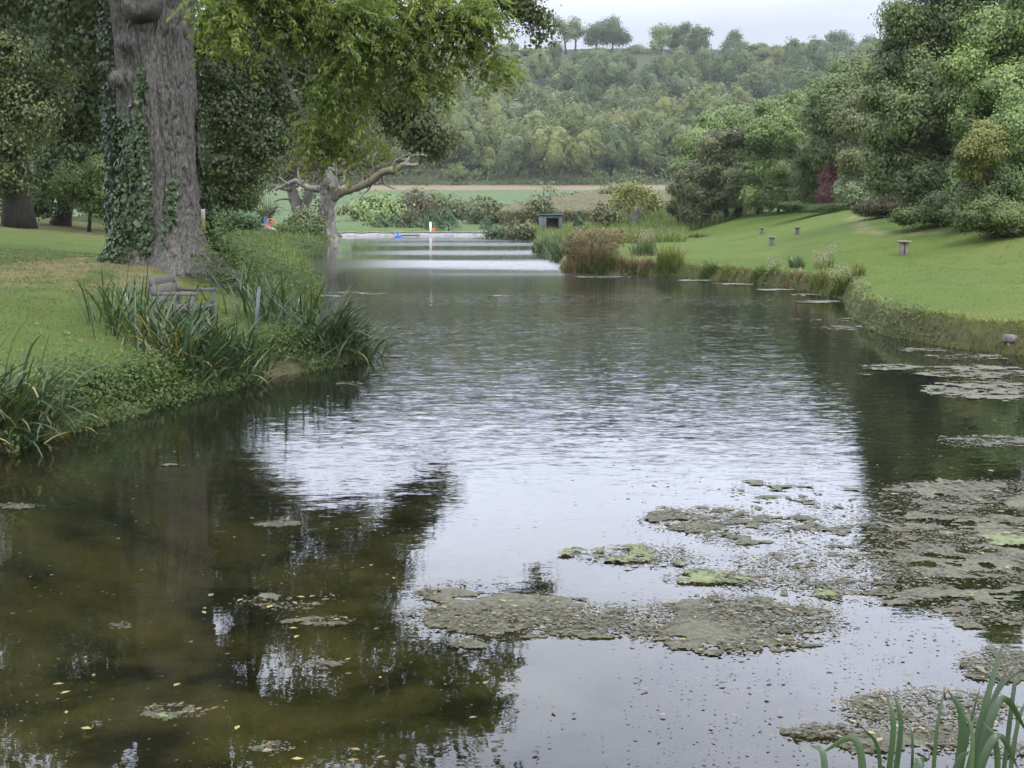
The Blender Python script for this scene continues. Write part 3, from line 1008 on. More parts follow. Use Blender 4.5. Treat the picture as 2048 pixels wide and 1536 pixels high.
for lab, lobs, bpx, mt, dens, kind in sky_trees:
    Y = 625.0
    bx = at(bpx[0], bpx[1], Y)
    base = (bx[0], Y, gz(bx[0], Y) - 0.5)
    L3 = [px_lobe(a, b_ - 3, r * 0.88, Y + rng.uniform(-2, 2)) for a, b_, r in lobs]
    thin = kind == 'thin'
    root = thing('skyline_tree', lab, 'tree', base, 'trees along the skyline')
    V, fs = limbs(base, [l[:3] for l in L3], 0.55, 0.12, 5, 0.45, top=np.mean([l[:3] for l in L3], 0) + np.array([0, 0, -1]))
    mk('trunk', V, fs, M['bark_dark'], root)
    if 'crooked' in lab:
        c = curve([at(1398, 82, Y), at(1404, 64, Y), at(1412, 64, Y), at(1422, 66, Y), at(1426, 72, Y)], 3)
        V, fs = tube(c, np.linspace(0.5, 0.25, len(c)), 5)
        mk('branch', V, fs, M['bark_dark'], root)
    foliage('crown', L3, int(130 * dens * len(lobs)), 9, 1.1 if not thin else 1.0, 0.8, M[mt], root, 0.8, shell=(0.25, 1.05) if thin else (0.5, 1.08))

# ------------------------------------------------------------------ valley floor
# maize standing on the slope behind the hut
def maize():
    n = 42000
    y = 152 + rng.random(n) * 78
    lo = 1000 + 190 * sstep(150, 232, y)
    pxl = lo + rng.random(n) * (1480 - lo)
    x = (pxl - CXP) / F * y
    keep = fbm(x / 5, y / 5, 6) > 0.25
    x, y = x[keep], y[keep]
    n = len(x)
    z = ground_z(x, y, np.full(n, 40.0))
    V1, Q1 = blade_arrays(np.stack([x, y, z], 1), rng.random(n) * 6.28, np.full(n, 0.08), rng.random(n) * 0.9, 1.7 + rng.random(n) * 0.5, np.full(n, 0.24), 3, 0.3)
    o = mk('maize_crop', V1, Q1, M['maize_leaf'], fattr={'var': np.repeat(np.clip(rng.normal(size=n) * 0.2 + 0.25, 0, 1), 3)})
    tag(o, 'ripening tan topped maize crop on the slope behind the grey green hut', 'crop', kind='stuff')
    h = z + 1.75 + rng.random(n) * 0.5
    V2, Q2 = leaf_arrays(np.stack([x, y, h], 1), np.tile([0, -0.5, 0.6], (n, 1)), 0.28 + rng.random(n) * 0.2, 0.5)
    o = mk('maize_tassels', V2, Q2, M['maize_leaf'], fattr={'var': np.clip(rng.normal(size=n) * 0.2 + 0.55, 0, 1)})
    tag(o, 'tan tassels topping the maize crop behind the hut', 'crop', kind='stuff')


maize()


def bush(name, label, cat, lobes, Y, mat, n_spray, rs, size, group=None, base=None, stems=True, aspect=0.62, n_leaf=10, nl=5, r0=0.07, bias=0.0, shell=(0.6, 1.06)):
    L3 = [px_lobe(a, b_, r, Y + rng.uniform(-0.3, 0.3) * r * Y / F, ry) for a, b_, r, ry in lobes]
    if base is None:
        mx_ = np.mean([l[0] for l in L3])
        base = (mx_, Y, gz(mx_, Y))
    L3 = ragged([(l[0], l[1], l[2], l[3] * 0.92, l[4] * 0.92, l[5] * 0.92) for l in L3], base[2], 3)
    return tree(name, label, cat, base, L3, r0, (M[mat], M['bark_dark']), n_spray, n_leaf, rs, size, group, fork=0.35, cut=base[2] - 0.1, aspect=aspect, nl=nl, bias=bias, shell=shell)


G1 = 'bushes beyond the far end of the pond'
bush('round_bush', 'largest round dull green bush beyond the pale pond wall', 'bush', [(745, 425, 36, 32), (770, 415, 28, 26), (722, 435, 24, 22), (790, 432, 22, 22), (752, 402, 20, 14)], 168, 'mid_leaf', 260, 0.8, 0.55, G1)
bush('brown_bush', 'brownish domed bush behind the small conifers', 'bush', [(830, 400, 24, 20), (845, 412, 22, 22), (815, 410, 18, 18)], 178, 'brown_leaf', 150, 0.8, 0.5, G1)
bush('pale_bush', 'pale grey green bush beside the brownish domed one', 'bush', [(872, 402, 20, 18), (885, 414, 18, 18)], 190, 'grey_leaf', 110, 0.8, 0.55, G1)
bush('scrub_bush', 'low dull scrub between the conifers and the dark bush', 'bush', [(915, 418, 22, 18), (935, 424, 18, 16), (900, 424, 16, 16)], 172, 'olive_leaf', 120, 0.7, 0.5, G1)
bush('dark_bush', 'dark rounded bush at the edge of the maize slope', 'bush', [(968, 420, 24, 24), (985, 428, 18, 18), (955, 432, 18, 18)], 162, 'olive_leaf', 170, 0.7, 0.5, G1, bias=-0.15)
bush('hedge_bush', 'long low pale hedge bush running towards the bare tree', 'bush', [(1015, 420, 22, 12), (1040, 422, 22, 12), (1000, 426, 16, 12)], 180, 'grey_leaf', 120, 0.7, 0.5, G1)
bush('hedge_bush', 'low dull bush in front of the green field behind the bare tree', 'bush', [(1110, 402, 22, 12), (1125, 405, 16, 10)], 215, 'olive_leaf', 90, 0.8, 0.55, G1)
bush('hedge_bush', 'brown tinged low bush in the maize edge below the field', 'bush', [(1160, 400, 24, 13), (1180, 406, 20, 10), (1145, 406, 14, 9)], 222, 'brown_leaf', 100, 0.8, 0.6, G1)
bush('grey_bush', 'grey green bush partly behind the yellowing tree', 'bush', [(1222, 388, 20, 18), (1210, 396, 16, 14), (1240, 384, 14, 14)], 210, 'grey_leaf', 110, 0.8, 0.6, G1)
bush('young_tree', 'yellowish young tree in front of the largest round bush', 'tree', [(762, 436, 16, 14), (755, 446, 10, 9)], 150, 'light_leaf', 60, 0.5, 0.4, G1, bias=-0.2)
bush('young_tree', 'thin brownish young tree between the small conifers', 'tree', [(822, 430, 13, 14), (815, 442, 10, 10)], 152, 'brown_leaf', 60, 0.5, 0.38, G1)
bush('waterside_bush', 'olive bush with arching twigs at the water below the hut', 'bush', [(1045, 460, 20, 13), (1032, 464, 12, 9), (1058, 463, 12, 10)], 117, 'olive_leaf', 150, 0.45, 0.3, 'bushes at the far waterside')
bush('waterside_bush', 'low grassy green bush at the water beside the pale wall end', 'bush', [(1005, 463, 20, 8), (985, 466, 12, 6), (1022, 466, 10, 6)], 122, 'reed_leaf', 110, 0.4, 0.3, 'bushes at the far waterside')

# small cone shaped conifers
cones = [(763, 427, 457, 9, 'small conifer in front of the largest round bush'), (792, 428, 456, 13, 'broad small conifer beside the brownish young tree'),
         (829, 438, 456, 6, 'smallest thin conifer behind the pale wall'), (852, 422, 452, 9, 'narrow conifer at the start of the close row of three'),
         (871, 416, 450, 12, 'middle conifer of the close row of three'), (897, 409, 450, 16, 'tallest conifer of the close row of three'),
         (972, 428, 452, 9, 'small conifer standing before the dark rounded bush'), (1158, 424, 450, 11, 'small conifer standing alone beside the hut')]
for px, top, bot, hw, lab in cones:
    Y = 146.0 if px < 1100 else 118.0
    base = at(px, bot, Y)
    bz = gz(base[0], Y)
    base = np.array([base[0], Y, bz])
    H_ = at(px, top, Y)[2] - bz
    root = thing('conifer', lab, 'conifer', base, 'small conifers by the far water')
    V, fs = tube([base, base + [0, 0, H_ * 0.95]], [0.09, 0.02], 6)
    mk('trunk', V, fs, M['bark_dark'], root)
    n = 1500
    t = rng.random(n) ** 0.75
    ang = rng.random(n) * 6.28
    rr = 1.4 * hw * Y / F * (1 - t ** 1.25) * (0.75 + 0.35 * rng.random(n)) * (1 + 0.18 * np.sin(ang * 3 + t * 9)) + 0.03
    P = base + np.stack([np.cos(ang) * rr, np.sin(ang) * rr, 0.1 + t * H_ * 0.98], 1)
    Nn = np.stack([np.cos(ang), np.sin(ang), np.full(n, 0.4)], 1)
    V, Q = leaf_arrays(P, Nn, 0.26 * rng.uniform(0.7, 1.3, n), 0.5, -0.6, 0.5)
    mk('crown', V, Q, M['conifer_leaf'], root, fattr={'var': rng.random(n)})

# yellowing tree, bare tree, dark bush by the hut
Y = 124.0
bs = at(1268, 437, Y)
base = (bs[0], Y, gz(bs[0], Y))
tree('yellowing_tree', 'yellow green spreading tree with thin forked stems behind the reeds', 'tree', base,
     [px_lobe(a, b_, r, Y + rng.uniform(-1, 1)) for a, b_, r in [(1262, 378, 17), (1285, 384, 17), (1245, 386, 15), (1236, 402, 14), (1300, 398, 15), (1226, 418, 11), (1314, 408, 11), (1268, 398, 14), (1252, 416, 9), (1300, 416, 9)]],
     0.2, (M['yellow_leaf'], M['bark_grey']), 330, 9, 0.42, 0.26, fork=0.3, nl=10, shell=(0.3, 1.05))
Y = 165.0
bs = at(1092, 425, Y)
base = np.array([bs[0], Y, gz(bs[0], Y)])
root = thing('bare_tree', 'bare grey twiggy tree behind the dark bush near the hut', 'tree', base)
tips = [at(a, b_, Y + rng.uniform(-2, 2)) for a, b_ in [(1062, 398), (1070, 385), (1080, 378), (1090, 372), (1100, 372), (1108, 380), (1056, 408), (1098, 392), (1084, 366), (1112, 372), (1074, 396)]]
V, fs = limbs(base, tips, 0.16, 0.035, 5, 0.35)
mk('trunk', V, fs, M['bark_grey'], root)
foliage('crown', [px_lobe(1095, 375, 22, Y, 10)], 26, 7, 0.7, 0.3, M['grey_leaf'], root, shell=(0.2, 1.1))
bush('dark_bush', 'dark olive bush standing against the side of the hut', 'bush', [(1078, 412, 20, 18), (1090, 420, 16, 14), (1066, 424, 14, 12)], 126, 'olive_leaf', 170, 0.45, 0.3, r0=0.1, bias=-0.1)
bush('young_tree', 'narrow young tree between the lone conifer and the yellowing tree', 'tree', [(1204, 418, 10, 14), (1200, 432, 13, 12), (1226, 430, 14, 8)], 119, 'olive_leaf', 120, 0.4, 0.27, bias=0.1)

# ------------------------------------------------------------------ far end of the pond
wall_xy = curve([(-20.2, 135.6), (-18.6, 137.3), (-14, 138.2), (-9, 138.6), (-5, 138.5), (-3.2, 138.0), (-2.4, 136.5)], 6)[:, :2]
root = thing('pond_wall', 'pale sagging lined wall closing the far end of the pond', 'wall', (wall_xy[0][0], wall_xy[0][1], 0))


def strip(xy, prof):
    """sweep a (offset, height) profile along a plan curve"""
    T_ = np.gradient(xy, axis=0)
    T_ = unit(T_)
    Nn = np.stack([-T_[:, 1], T_[:, 0]], 1)
    prof = np.asarray(prof, float)
    k = len(prof)
    V = []
    for i in range(len(xy)):
        sag = 1 + 0.10 * math.sin(i * 1.9) + 0.06 * math.sin(i * 4.1)
        V.append(np.stack([xy[i, 0] + Nn[i, 0] * prof[:, 0], xy[i, 1] + Nn[i, 1] * prof[:, 0], prof[:, 1] * sag], 1))
    V = np.concatenate(V)
    i, j = np.meshgrid(np.arange(len(xy) - 1), np.arange(k), indexing='ij')
    a = i * k + j
    b_ = i * k + (j + 1) % k
    return V, [np.stack([a, b_, b_ + k, a + k], -1).reshape(-1, 4), np.array([np.arange(k)[::-1], np.arange(k) + (len(xy) - 1) * k])]


V, fs = strip(wall_xy, [(-0.35, -0.5), (-0.25, 0.0), (-0.05, 0.36), (0.35, 0.36), (0.5, -0.5)])
mk('liner', V, fs, M['liner_pale'], root)
V, fs = strip(wall_xy, [(-0.09, 0.33), (-0.06, 0.47), (0.0, 0.52), (0.5, 0.50), (0.6, 0.2)])
mk('coping', V, fs, M['liner_top'], root)

p = at(797, 471, 132.0)
root = thing('pump_float', 'small blue float with a raised pump in front of the pale wall', 'float', (p[0], 132.0, 0))
V, fs = tube(curve([(p[0] - 0.38, 132, 0.06), (p[0], 131.8, 0.08), (p[0] + 0.38, 132, 0.06)], 4), [0.06, 0.11, 0.14, 0.15, 0.15, 0.15, 0.14, 0.11, 0.06], 10)
mk('float_body', V, fs, M['blue_float'], root, smooth=True)
V, fs = join([tube([(p[0] - 0.05, 132, 0.15), (p[0] - 0.05, 132, 0.46)], [0.13, 0.09], 10), tube(curve([(p[0] - 0.1, 132, 0.38), (p[0] - 0.4, 132, 0.48), (p[0] - 0.65, 132, 0.3)], 4), 0.045, 6)])
mk('pump_head', V, fs, M['blue_paint'], root, smooth=True)
p = at(817, 468, 133.5)
root = thing('landing_stage', 'low brown timber landing stage beside the blue float', 'landing stage', (p[0], 133.5, 0))
V, fs = join([box((p[0] + 0.26 * k, 133.5, 0.22), (0.22, 1.6, 0.06), bevel=0.01) for k in range(-4, 5)] + [box((p[0], 132.9, 0.145), (2.3, 0.1, 0.09)), box((p[0], 134.1, 0.145), (2.3, 0.1, 0.09))])
mk('deck', V, fs, M['post_timber'], root)
for sx in (-1.0, 0.95):
    V, fs = tube([(p[0] + sx, 132.75, -1.1), (p[0] + sx, 132.75, 0.72)], 0.06, 8)
    mk('post', V, fs, M['post_timber'], root)
p = gp(861, 461)
p = np.array([at(861, 461, 141.0)[0], 141.0, 0.0])
p[2] = gz(p[0], p[1])
root = thing('white_post', 'white square post on the grass behind the pale wall', 'post', p)
V, fs = box((p[0], p[1], p[2] + 0.5), (0.24, 0.24, 1.1), bevel=0.02)
mk('shaft', V, fs, M['white_paint'], root)
V, fs = box((p[0], p[1], p[2] + 1.08), (0.28, 0.28, 0.06), bevel=0.02)
mk('cap', V, fs, M['white_paint'], root)


def ring(center, R, r, nrm=(0, -1, 0), n=28, k=10):
    nrm = unit(np.asarray(nrm, float))
    u = unit(np.cross(nrm, [0, 0, 1.0]))
    w = np.cross(nrm, u)
    V = []
    for i in range(n):
        a = i * 2 * PI / n
        e = math.cos(a) * u + math.sin(a) * w
        for j in range(k):
            q = j * 2 * PI / k
            V.append(np.asarray(center) + e * (R + r * math.cos(q)) + nrm * r * math.sin(q))
    i, j = np.meshgrid(np.arange(n), np.arange(k), indexing='ij')
    a = i * k + j
    b_ = i * k + (j + 1) % k
    c = ((i + 1) % n) * k + (j + 1) % k
    d = ((i + 1) % n) * k + j
    return np.array(V), [np.stack([a, b_, c, d], -1).reshape(-1, 4)]


# low orange marker beside the white post
q = np.array([at(868, 461, 141.5)[0], 141.5, 0])
q[2] = gz(q[0], q[1])
root = thing('orange_ring', 'small orange ring lying against the grass beside the white post', 'lifebuoy', q)
V, fs = ring(q + [0, 0, 0.2], 0.16, 0.05, (0.2, -1, 0.3), 20, 8)
mk('ring_body', V, fs, M['orange'], root, smooth=True)

# lifebuoy and blue board by the pollard willow
Yl = 118.0
p = np.array([at(535, 458, Yl)[0], Yl, 0])
p[2] = gz(p[0], Yl)
zc = at(541, 444, Yl)
root = thing('lifebuoy_board', 'tall leaning blue board in front of the dark pollard willow', 'board', p)
hz = zc[2] - p[2]
V, fs = box((zc[0] - 0.46, Yl, p[2] + (hz + 0.55) / 2 - 0.05), (0.36, 0.06, hz + 0.55), rot_y(0.10), bevel=0.01)
mk('panel', V, fs, M['blue_paint'], root)
V, fs = box((zc[0] - 0.1, Yl + 0.03, p[2] + (hz + 0.1) / 2 - 0.1), (0.10, 0.08, hz + 0.2), bevel=0.01)
mk('post', V, fs, M['blue_paint'], root)
root = thing('lifebuoy', 'round orange lifebuoy hanging beside the blue board', 'lifebuoy', zc - np.array([0, 0, 0.4]))
V, fs = ring(zc - [0, 0.1, 0], 0.27, 0.075, (0.1, -1, 0.05))
lb_ring = mk('ring_body', V, fs, M['orange'], root, smooth=True)
bandp = []
for k in range(4):
    a = PI / 4 + k * PI / 2
    c0 = zc + np.array([math.cos(a) * 0.27, -0.1, math.sin(a) * 0.27])
    tdir = np.array([-math.sin(a), 0, math.cos(a)])
    V, fs = ring(c0, 0.080, 0.010, tdir + np.array([0, 0.001, 0]), 12, 6)
    mk('band', V, fs, M['white_paint'], lb_ring)

# hut
Yh = 121.0
hc = at(1101, 447, Yh)
hb = np.array([hc[0], Yh, 0.0])
hb[2] = gz(hb[0], hb[1])
zt = at(1101, 430, Yh)[2]
root = thing('field_hut', 'small grey green hut with a dark open front above the reeds', 'hut', hb)
Rz = rot_z(0.25)
hw, hd, hh = 1.9, 1.5, zt - hb[2] - 0.06


def hbx(name, c, s, mat, bevel=0.01):
    V, fs = box((0, 0, 0), s, bevel=bevel)
    V = (V + np.array(c)) @ Rz.T + hb
    return mk(name, V, fs, M[mat], root)


for sx in (-1, 1):
    hbx('side_wall', (sx * (hw / 2 - 0.03), 0, hh / 2), (0.06, hd, hh), 'hut_paint')
hbx('back_wall', (0, hd / 2 - 0.033, hh / 2), (hw - 0.13, 0.05, hh - 0.02), 'hut_inside')
hbx('front_panel', (0, -hd / 2 + 0.04, 0.30), (hw - 0.125, 0.05, 0.6), 'hut_paint')
for sx in (-1, 1):
    hbx('front_jamb', (sx * (hw / 2 - 0.20), -hd / 2 + 0.04, 0.6 + (hh - 0.6) / 2), (0.27, 0.05, hh - 0.605), 'hut_paint')
hbx('lintel', (0, -hd / 2 + 0.04, hh - 0.12), (hw - 0.68, 0.05, 0.23), 'hut_paint')
V, fs = box((0, 0, 0), (hw + 0.3, hd + 0.35, 0.09), rot_x(-0.04), bevel=0.015)
mk('roof', (V + np.array([0, 0, hh + 0.07])) @ Rz.T + hb, fs, M['hut_paint'], root)

# ================================================================== right bank trees
GL = 'trees behind the big oak on the left lawn'
def ptree(name, label, base_px, Y, lobes, r0, mat, n_spray, rs, size, n_leaf=12, group='trees along the right bank', cat='tree', bark='bark_dark', bias=0.0, nl=8, fork=0.35, lump=0.4, aspect=0.7, shell=(0.78, 1.08), depth=1.0, dyj=0.8):
    n_spray, n_leaf, size, rs = int(n_spray * 8), max(5, int(n_leaf * 0.6)), size * 0.66, rs * 0.46
    yb = Y * 1.022
    b0 = at(base_px, 440, yb)
    base = (b0[0], yb, gz(b0[0], yb))
    L3 = []
    for l in lobes:
        a, b_, r = l[:3]
        ry = l[3] if len(l) > 3 else None
        L3.append(px_lobe(a, b_, r, Y + rng.uniform(-1, 1) * r * Y / F * dyj, ry, depth))
    L3 = ragged([(l[0], l[1], l[2], l[3] * 0.9, l[4] * 0.9, l[5] * 0.9) for l in L3], base[2])
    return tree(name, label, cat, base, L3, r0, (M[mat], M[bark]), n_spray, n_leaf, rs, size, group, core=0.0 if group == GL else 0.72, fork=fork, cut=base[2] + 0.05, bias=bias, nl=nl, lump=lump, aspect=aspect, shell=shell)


ptree('rounded_tree', 'tall rounded green tree behind the three dark trunks', 1440, 114, [(1440, 262, 42), (1475, 246, 38), (1400, 295, 42), (1505, 262, 38), (1376, 335, 32), (1450, 310, 50), (1368, 375, 24), (1420, 250, 25)], 0.4, 'mid_leaf', 620, 0.55, 0.34)
ptree('maple_tree', 'dark olive tree with the trunk nearest the maize, foliage almost to the ground', 1386, 106, [(1400, 350, 36), (1378, 385, 28), (1405, 400, 30), (1380, 418, 24), (1395, 430, 18)], 0.28, 'olive_leaf', 460, 0.45, 0.30)
ptree('maple_tree', 'dark olive tree standing on a clear trunk beside a second clear trunk', 1454, 106, [(1440, 300, 40), (1430, 350, 38), (1448, 380, 34), (1430, 395, 22), (1465, 330, 34)], 0.24, 'olive_leaf', 480, 0.45, 0.30, fork=0.5)
ptree('maple_tree', 'dark olive tree on the thicker clear trunk next to the yellow green bank of leaves', 1474, 104, [(1480, 310, 32), (1474, 355, 34), (1470, 390, 26), (1492, 370, 24), (1485, 275, 26)], 0.34, 'olive_leaf', 400, 0.45, 0.30, bias=-0.12, fork=0.5)
ptree('sapling', 'thin staked sapling in front of the maize beside the dark trunks', 1357, 110, [(1357, 402, 15), (1350, 416, 14), (1366, 420, 13), (1342, 410, 9)], 0.06, 'grey_leaf', 90, 0.35, 0.25)
ptree('light_tree', 'yellow green billowing tree beside the dark olive trunks', 1520, 102, [(1532, 275, 38), (1520, 320, 38), (1505, 365, 30), (1500, 395, 22), (1545, 345, 30), (1560, 262, 28), (1510, 345, 30)], 0.25, 'light_leaf', 620, 0.5, 0.28)
ptree('broad_tree', 'broad mid green tree behind the yellow green one', 1590, 110, [(1590, 225, 36), (1560, 240, 30), (1620, 240, 42), (1600, 280, 46), (1640, 200, 38), (1650, 290, 40), (1585, 330, 40), (1540, 225, 26)], 0.35, 'mid_leaf', 760, 0.55, 0.28)
ptree('tall_tree', 'dark blue green tall tree next to the biggest waterside tree', 1700, 92, [(1700, 165, 42), (1665, 205, 40), (1730, 140, 34), (1640, 240, 34), (1690, 240, 46), (1730, 220, 46), (1660, 300, 42), (1710, 300, 46), (1740, 270, 40)], 0.4, 'blue_leaf', 950, 0.5, 0.26)
ptree('olive_tree', 'brown tinged tree squeezed between the tall dark tree and the biggest tree', 1725, 84, [(1720, 215, 26), (1705, 245, 28), (1725, 285, 32), (1706, 322, 30), (1735, 255, 28)], 0.2, 'olive_leaf', 330, 0.4, 0.22, bias=0.05)
ptree('ash_tree', 'biggest waterside tree, blue green in heavy rounded masses up to the frame top', 1870, 60,
      [(1800, 45, 44), (1850, 60, 55), (1915, 40, 60), (1872, 100, 40), (1880, 180, 40), (1875, 270, 36), (1790, 130, 48), (1845, 150, 60), (1915, 130, 60), (1770, 200, 40), (1830, 225, 58), (1900, 215, 55), (1775, 265, 42), (1838, 300, 40), (1815, 325, 38), (1865, 350, 42), (1900, 335, 34), (1880, 385, 30), (1760, 320, 34), (1770, 360, 30), (1820, 370, 34), (1930, 300, 36), (1925, 365, 34), (1960, 230, 34),
       (1850, -60, 70), (1940, -60, 80), (1835, 390, 30), (1900, -140, 70), (1980, -150, 80)], 0.5, 'blue_leaf', 2300, 0.42, 0.22, 12, lump=0.5)
ptree('overhanging_tree', 'green tree filling the frame corner right of the biggest tree', 2020, 56, [(1985, 70, 60), (2050, 60, 70), (1950, 190, 42), (2010, 170, 60), (2070, 180, 70), (1930, 240, 30), (2000, 250, 50), (2060, -40, 80), (2080, -160, 100), (2060, 300, 50), (1930, 130, 36)], 0.45, 'mid_leaf', 1300, 0.42, 0.22, 12, bias=0.12, lump=0.5)
ptree('hawthorn_tree', 'dark leafed hawthorn with a black hollow under it at the frame edge', 2010, 52, [(2030, 260, 44), (2055, 320, 50), (2010, 300, 36), (2060, 390, 40), (2040, 215, 36), (1985, 375, 34), (1940, 385, 30), (2020, 360, 36), (1930, 345, 26)], 0.2, 'mid_leaf', 800, 0.35, 0.17, 12, bias=-0.1)
ptree('yellow_tree', 'small yellowing tree bulging out in front of the dark hawthorn', 1975, 50, [(1962, 280, 26), (1938, 296, 22), (1985, 270, 22), (1950, 318, 24), (1976, 312, 20), (1932, 335, 16), (1994, 300, 16), (1950, 345, 14), (1968, 255, 16)], 0.10, 'yellow_leaf', 460, 0.24, 0.14, 12, bias=-0.2)
GB = 'bushes at the foot of the right bank trees'
ptree('dark_bush', 'dark rounded bush below the yellow green tree', 1555, 99, [(1560, 380, 34), (1540, 400, 22), (1585, 395, 26), (1565, 355, 24)], 0.1, 'dark_leaf', 330, 0.38, 0.22, group=GB, cat='bush', bias=0.25)
ptree('dark_bush', 'brown tinted bush above the dark rounded bush', 1575, 103, [(1575, 345, 22), (1595, 338, 18), (1558, 340, 16)], 0.1, 'brown_leaf', 140, 0.38, 0.24, group=GB, cat='bush', bias=-0.2)
ptree('spreading_bush', 'dark layered bush with a short stem next to the crimson bush', 1616, 96, [(1610, 360, 34), (1625, 330, 30), (1600, 390, 28), (1630, 385, 28), (1615, 405, 20)], 0.14, 'dark_leaf', 420, 0.36, 0.2, group=GB, cat='bush', bias=0.15)
ptree('crimson_bush', 'dark crimson leaved bush among the green ones', 1655, 92, [(1655, 375, 19, 40), (1648, 395, 15, 26), (1668, 392, 13, 26), (1656, 350, 12, 20)], 0.08, 'red_leaf', 330, 0.3, 0.16, group=GB, cat='bush')
ptree('whitebeam_bush', 'bush with large pale whitish leaves beside the crimson bush', 1705, 84, [(1700, 345, 20), (1715, 365, 24), (1700, 390, 22), (1720, 335, 14), (1688, 372, 14)], 0.09, 'pale_leaf', 190, 0.36, 0.25, group=GB, cat='bush')
ptree('bramble_bush', 'brownish bramble bank on the lawn edge where the path ends', 1770, 66, [(1775, 412, 34, 20), (1740, 415, 26, 16), (1810, 415, 32, 20)], 0.05, 'brown_leaf', 320, 0.3, 0.16, group=GB, cat='bush', bias=-0.25)
ptree('bramble_bush', 'dark brushy thicket under the biggest tree', 1880, 54, [(1860, 428, 40, 20), (1910, 426, 44, 24), (1890, 405, 36, 22), (1820, 432, 30, 16)], 0.05, 'dark_leaf', 380, 0.3, 0.16, group=GB, cat='bush')
ptree('bramble_bush', 'green leafy thicket under the hawthorn at the frame edge', 1990, 48, [(1975, 425, 34, 30), (2020, 432, 44, 28), (1945, 440, 34, 18), (1990, 448, 40, 16), (2030, 455, 44, 14), (2070, 430, 40, 28)], 0.05, 'dark_leaf', 420, 0.28, 0.14, group=GB, cat='bush', bias=0.2)
ptree('shade_bush', 'wide dark bush filling the hollow between the yellowing tree and the lawn', 1950, 51, [(1935, 405, 34), (1965, 385, 34), (1990, 355, 30), (1915, 430, 30, 22), (2000, 425, 36), (1960, 442, 36, 16), (2040, 440, 36, 20)], 0.08, 'dark_leaf', 520, 0.3, 0.15, group=GB, cat='bush', bias=0.05)
ptree('bramble_bush', 'low green scrub at the lawn edge below the crimson bush', 1640, 90, [(1590, 412, 30, 10), (1640, 418, 40, 9), (1690, 416, 30, 12)], 0.04, 'herb_leaf', 240, 0.26, 0.15, group=GB, cat='bush', bias=-0.2)
# the wood behind the right bank trees, one dark mass in the gaps
Lb = []
for k in range(44):
    yv = rng.uniform(66, 125)
    pxv = rng.uniform(1500 + 2.6 * (125 - yv), 2350)
    x = (pxv - CXP) / F * yv + rng.uniform(2, 12)
    h = rng.uniform(2, 9)
    Lb.append((x + 0.1 * yv, yv + 28, gz(x, yv + 28) + h, 3.4, 3.4, 3.2))
o = foliage('woodland', Lb, 6000, 7, 0.4, 0.42, M['dark_leaf'])
tag(o, 'dark mass of wood behind the right bank trees', 'wood', kind='stuff')

# ================================================================== left bank woods
GL = 'trees behind the big oak on the left lawn'
ptree('grey_tree', 'grey green leafed tree with a dark trunk on the left lawn edge', 38, 48, [(40, 120, 80), (-30, 70, 110), (60, 220, 70), (15, 300, 60), (95, 175, 55), (40, 350, 40), (110, 120, 50), (-50, 200, 90), (-40, 320, 70), (60, -20, 100), (-60, -80, 120), (40, -160, 110), (-100, -250, 120), (130, -60, 70), (60, -260, 110), (160, -200, 90), (20, -370, 110), (180, -330, 90), (-80, -400, 120), (100, -450, 90)], 0.45, 'grey_leaf', 1900, 0.42, 0.2, 12, group=GL, bias=-0.22, fork=0.55)
ptree('shade_tree', 'dark tree filling the gap between the grey green tree and the big oak', 120, 58, [(140, 260, 80), (200, 210, 70), (170, 340, 60), (110, 330, 55), (210, 300, 60), (150, 130, 90), (220, 120, 80), (90, 390, 40), (220, 380, 50), (150, 20, 90), (240, -20, 90), (190, -110, 90), (300, -100, 80)], 0.35, 'dark_leaf', 1200, 0.5, 0.28, 12, group=GL)
ptree('sapling', 'thin sapling with yellow green leaves on the shaded lawn', 176, 52, [(170, 385, 40), (205, 395, 36), (150, 360, 34), (200, 350, 36), (222, 425, 24)], 0.08, 'light_leaf', 380, 0.3, 0.15, 12, group=GL, fork=0.45)
ptree('beech_tree', 'yellow flecked tree seen beyond the trunk of the big oak', 455, 66, [(450, 360, 44), (490, 385, 32), (430, 330, 50), (480, 330, 44), (500, 405, 18), (425, 390, 40)], 0.25, 'light_leaf', 560, 0.42, 0.2, 12, group=GL, bias=-0.25)
ptree('feathery_bush', 'feathery dark green bush on the grass beyond the big oak', 455, 62, [(450, 435, 34, 16), (480, 440, 30, 12), (430, 430, 30, 20), (505, 446, 14, 8)], 0.08, 'conifer_leaf', 360, 0.34, 0.22, 10, group=GL, cat='bush', bias=0.3)
Lb = []
for k in range(90):
    yv = rng.uniform(66, 100)
    x = rng.uniform(-0.55, -0.215) * yv - 1.5
    Lb.append((x, yv, gz(x, yv) + rng.uniform(1.5, 26), 3.2, 3.2, 3.0))
o = foliage('woodland', Lb, 2800, 11, 0.8, 0.5, M['dark_leaf'])
tag(o, 'deep shaded wood behind the left lawn', 'wood', kind='stuff')

# ------------------------------------------------------------------ the big oak
OZ = gz(OAK[0], OAK[1])
oak = thing('oak_tree', 'huge ridged oak trunk with ivy and cut limbs, its boughs hanging over the water', 'tree', (OAK[0], OAK[1], OZ))
cdir = unit(np.array([-OAK[0], -OAK[1]]))          # towards the viewer's side
rdir = np.array([-cdir[1], cdir[0]])


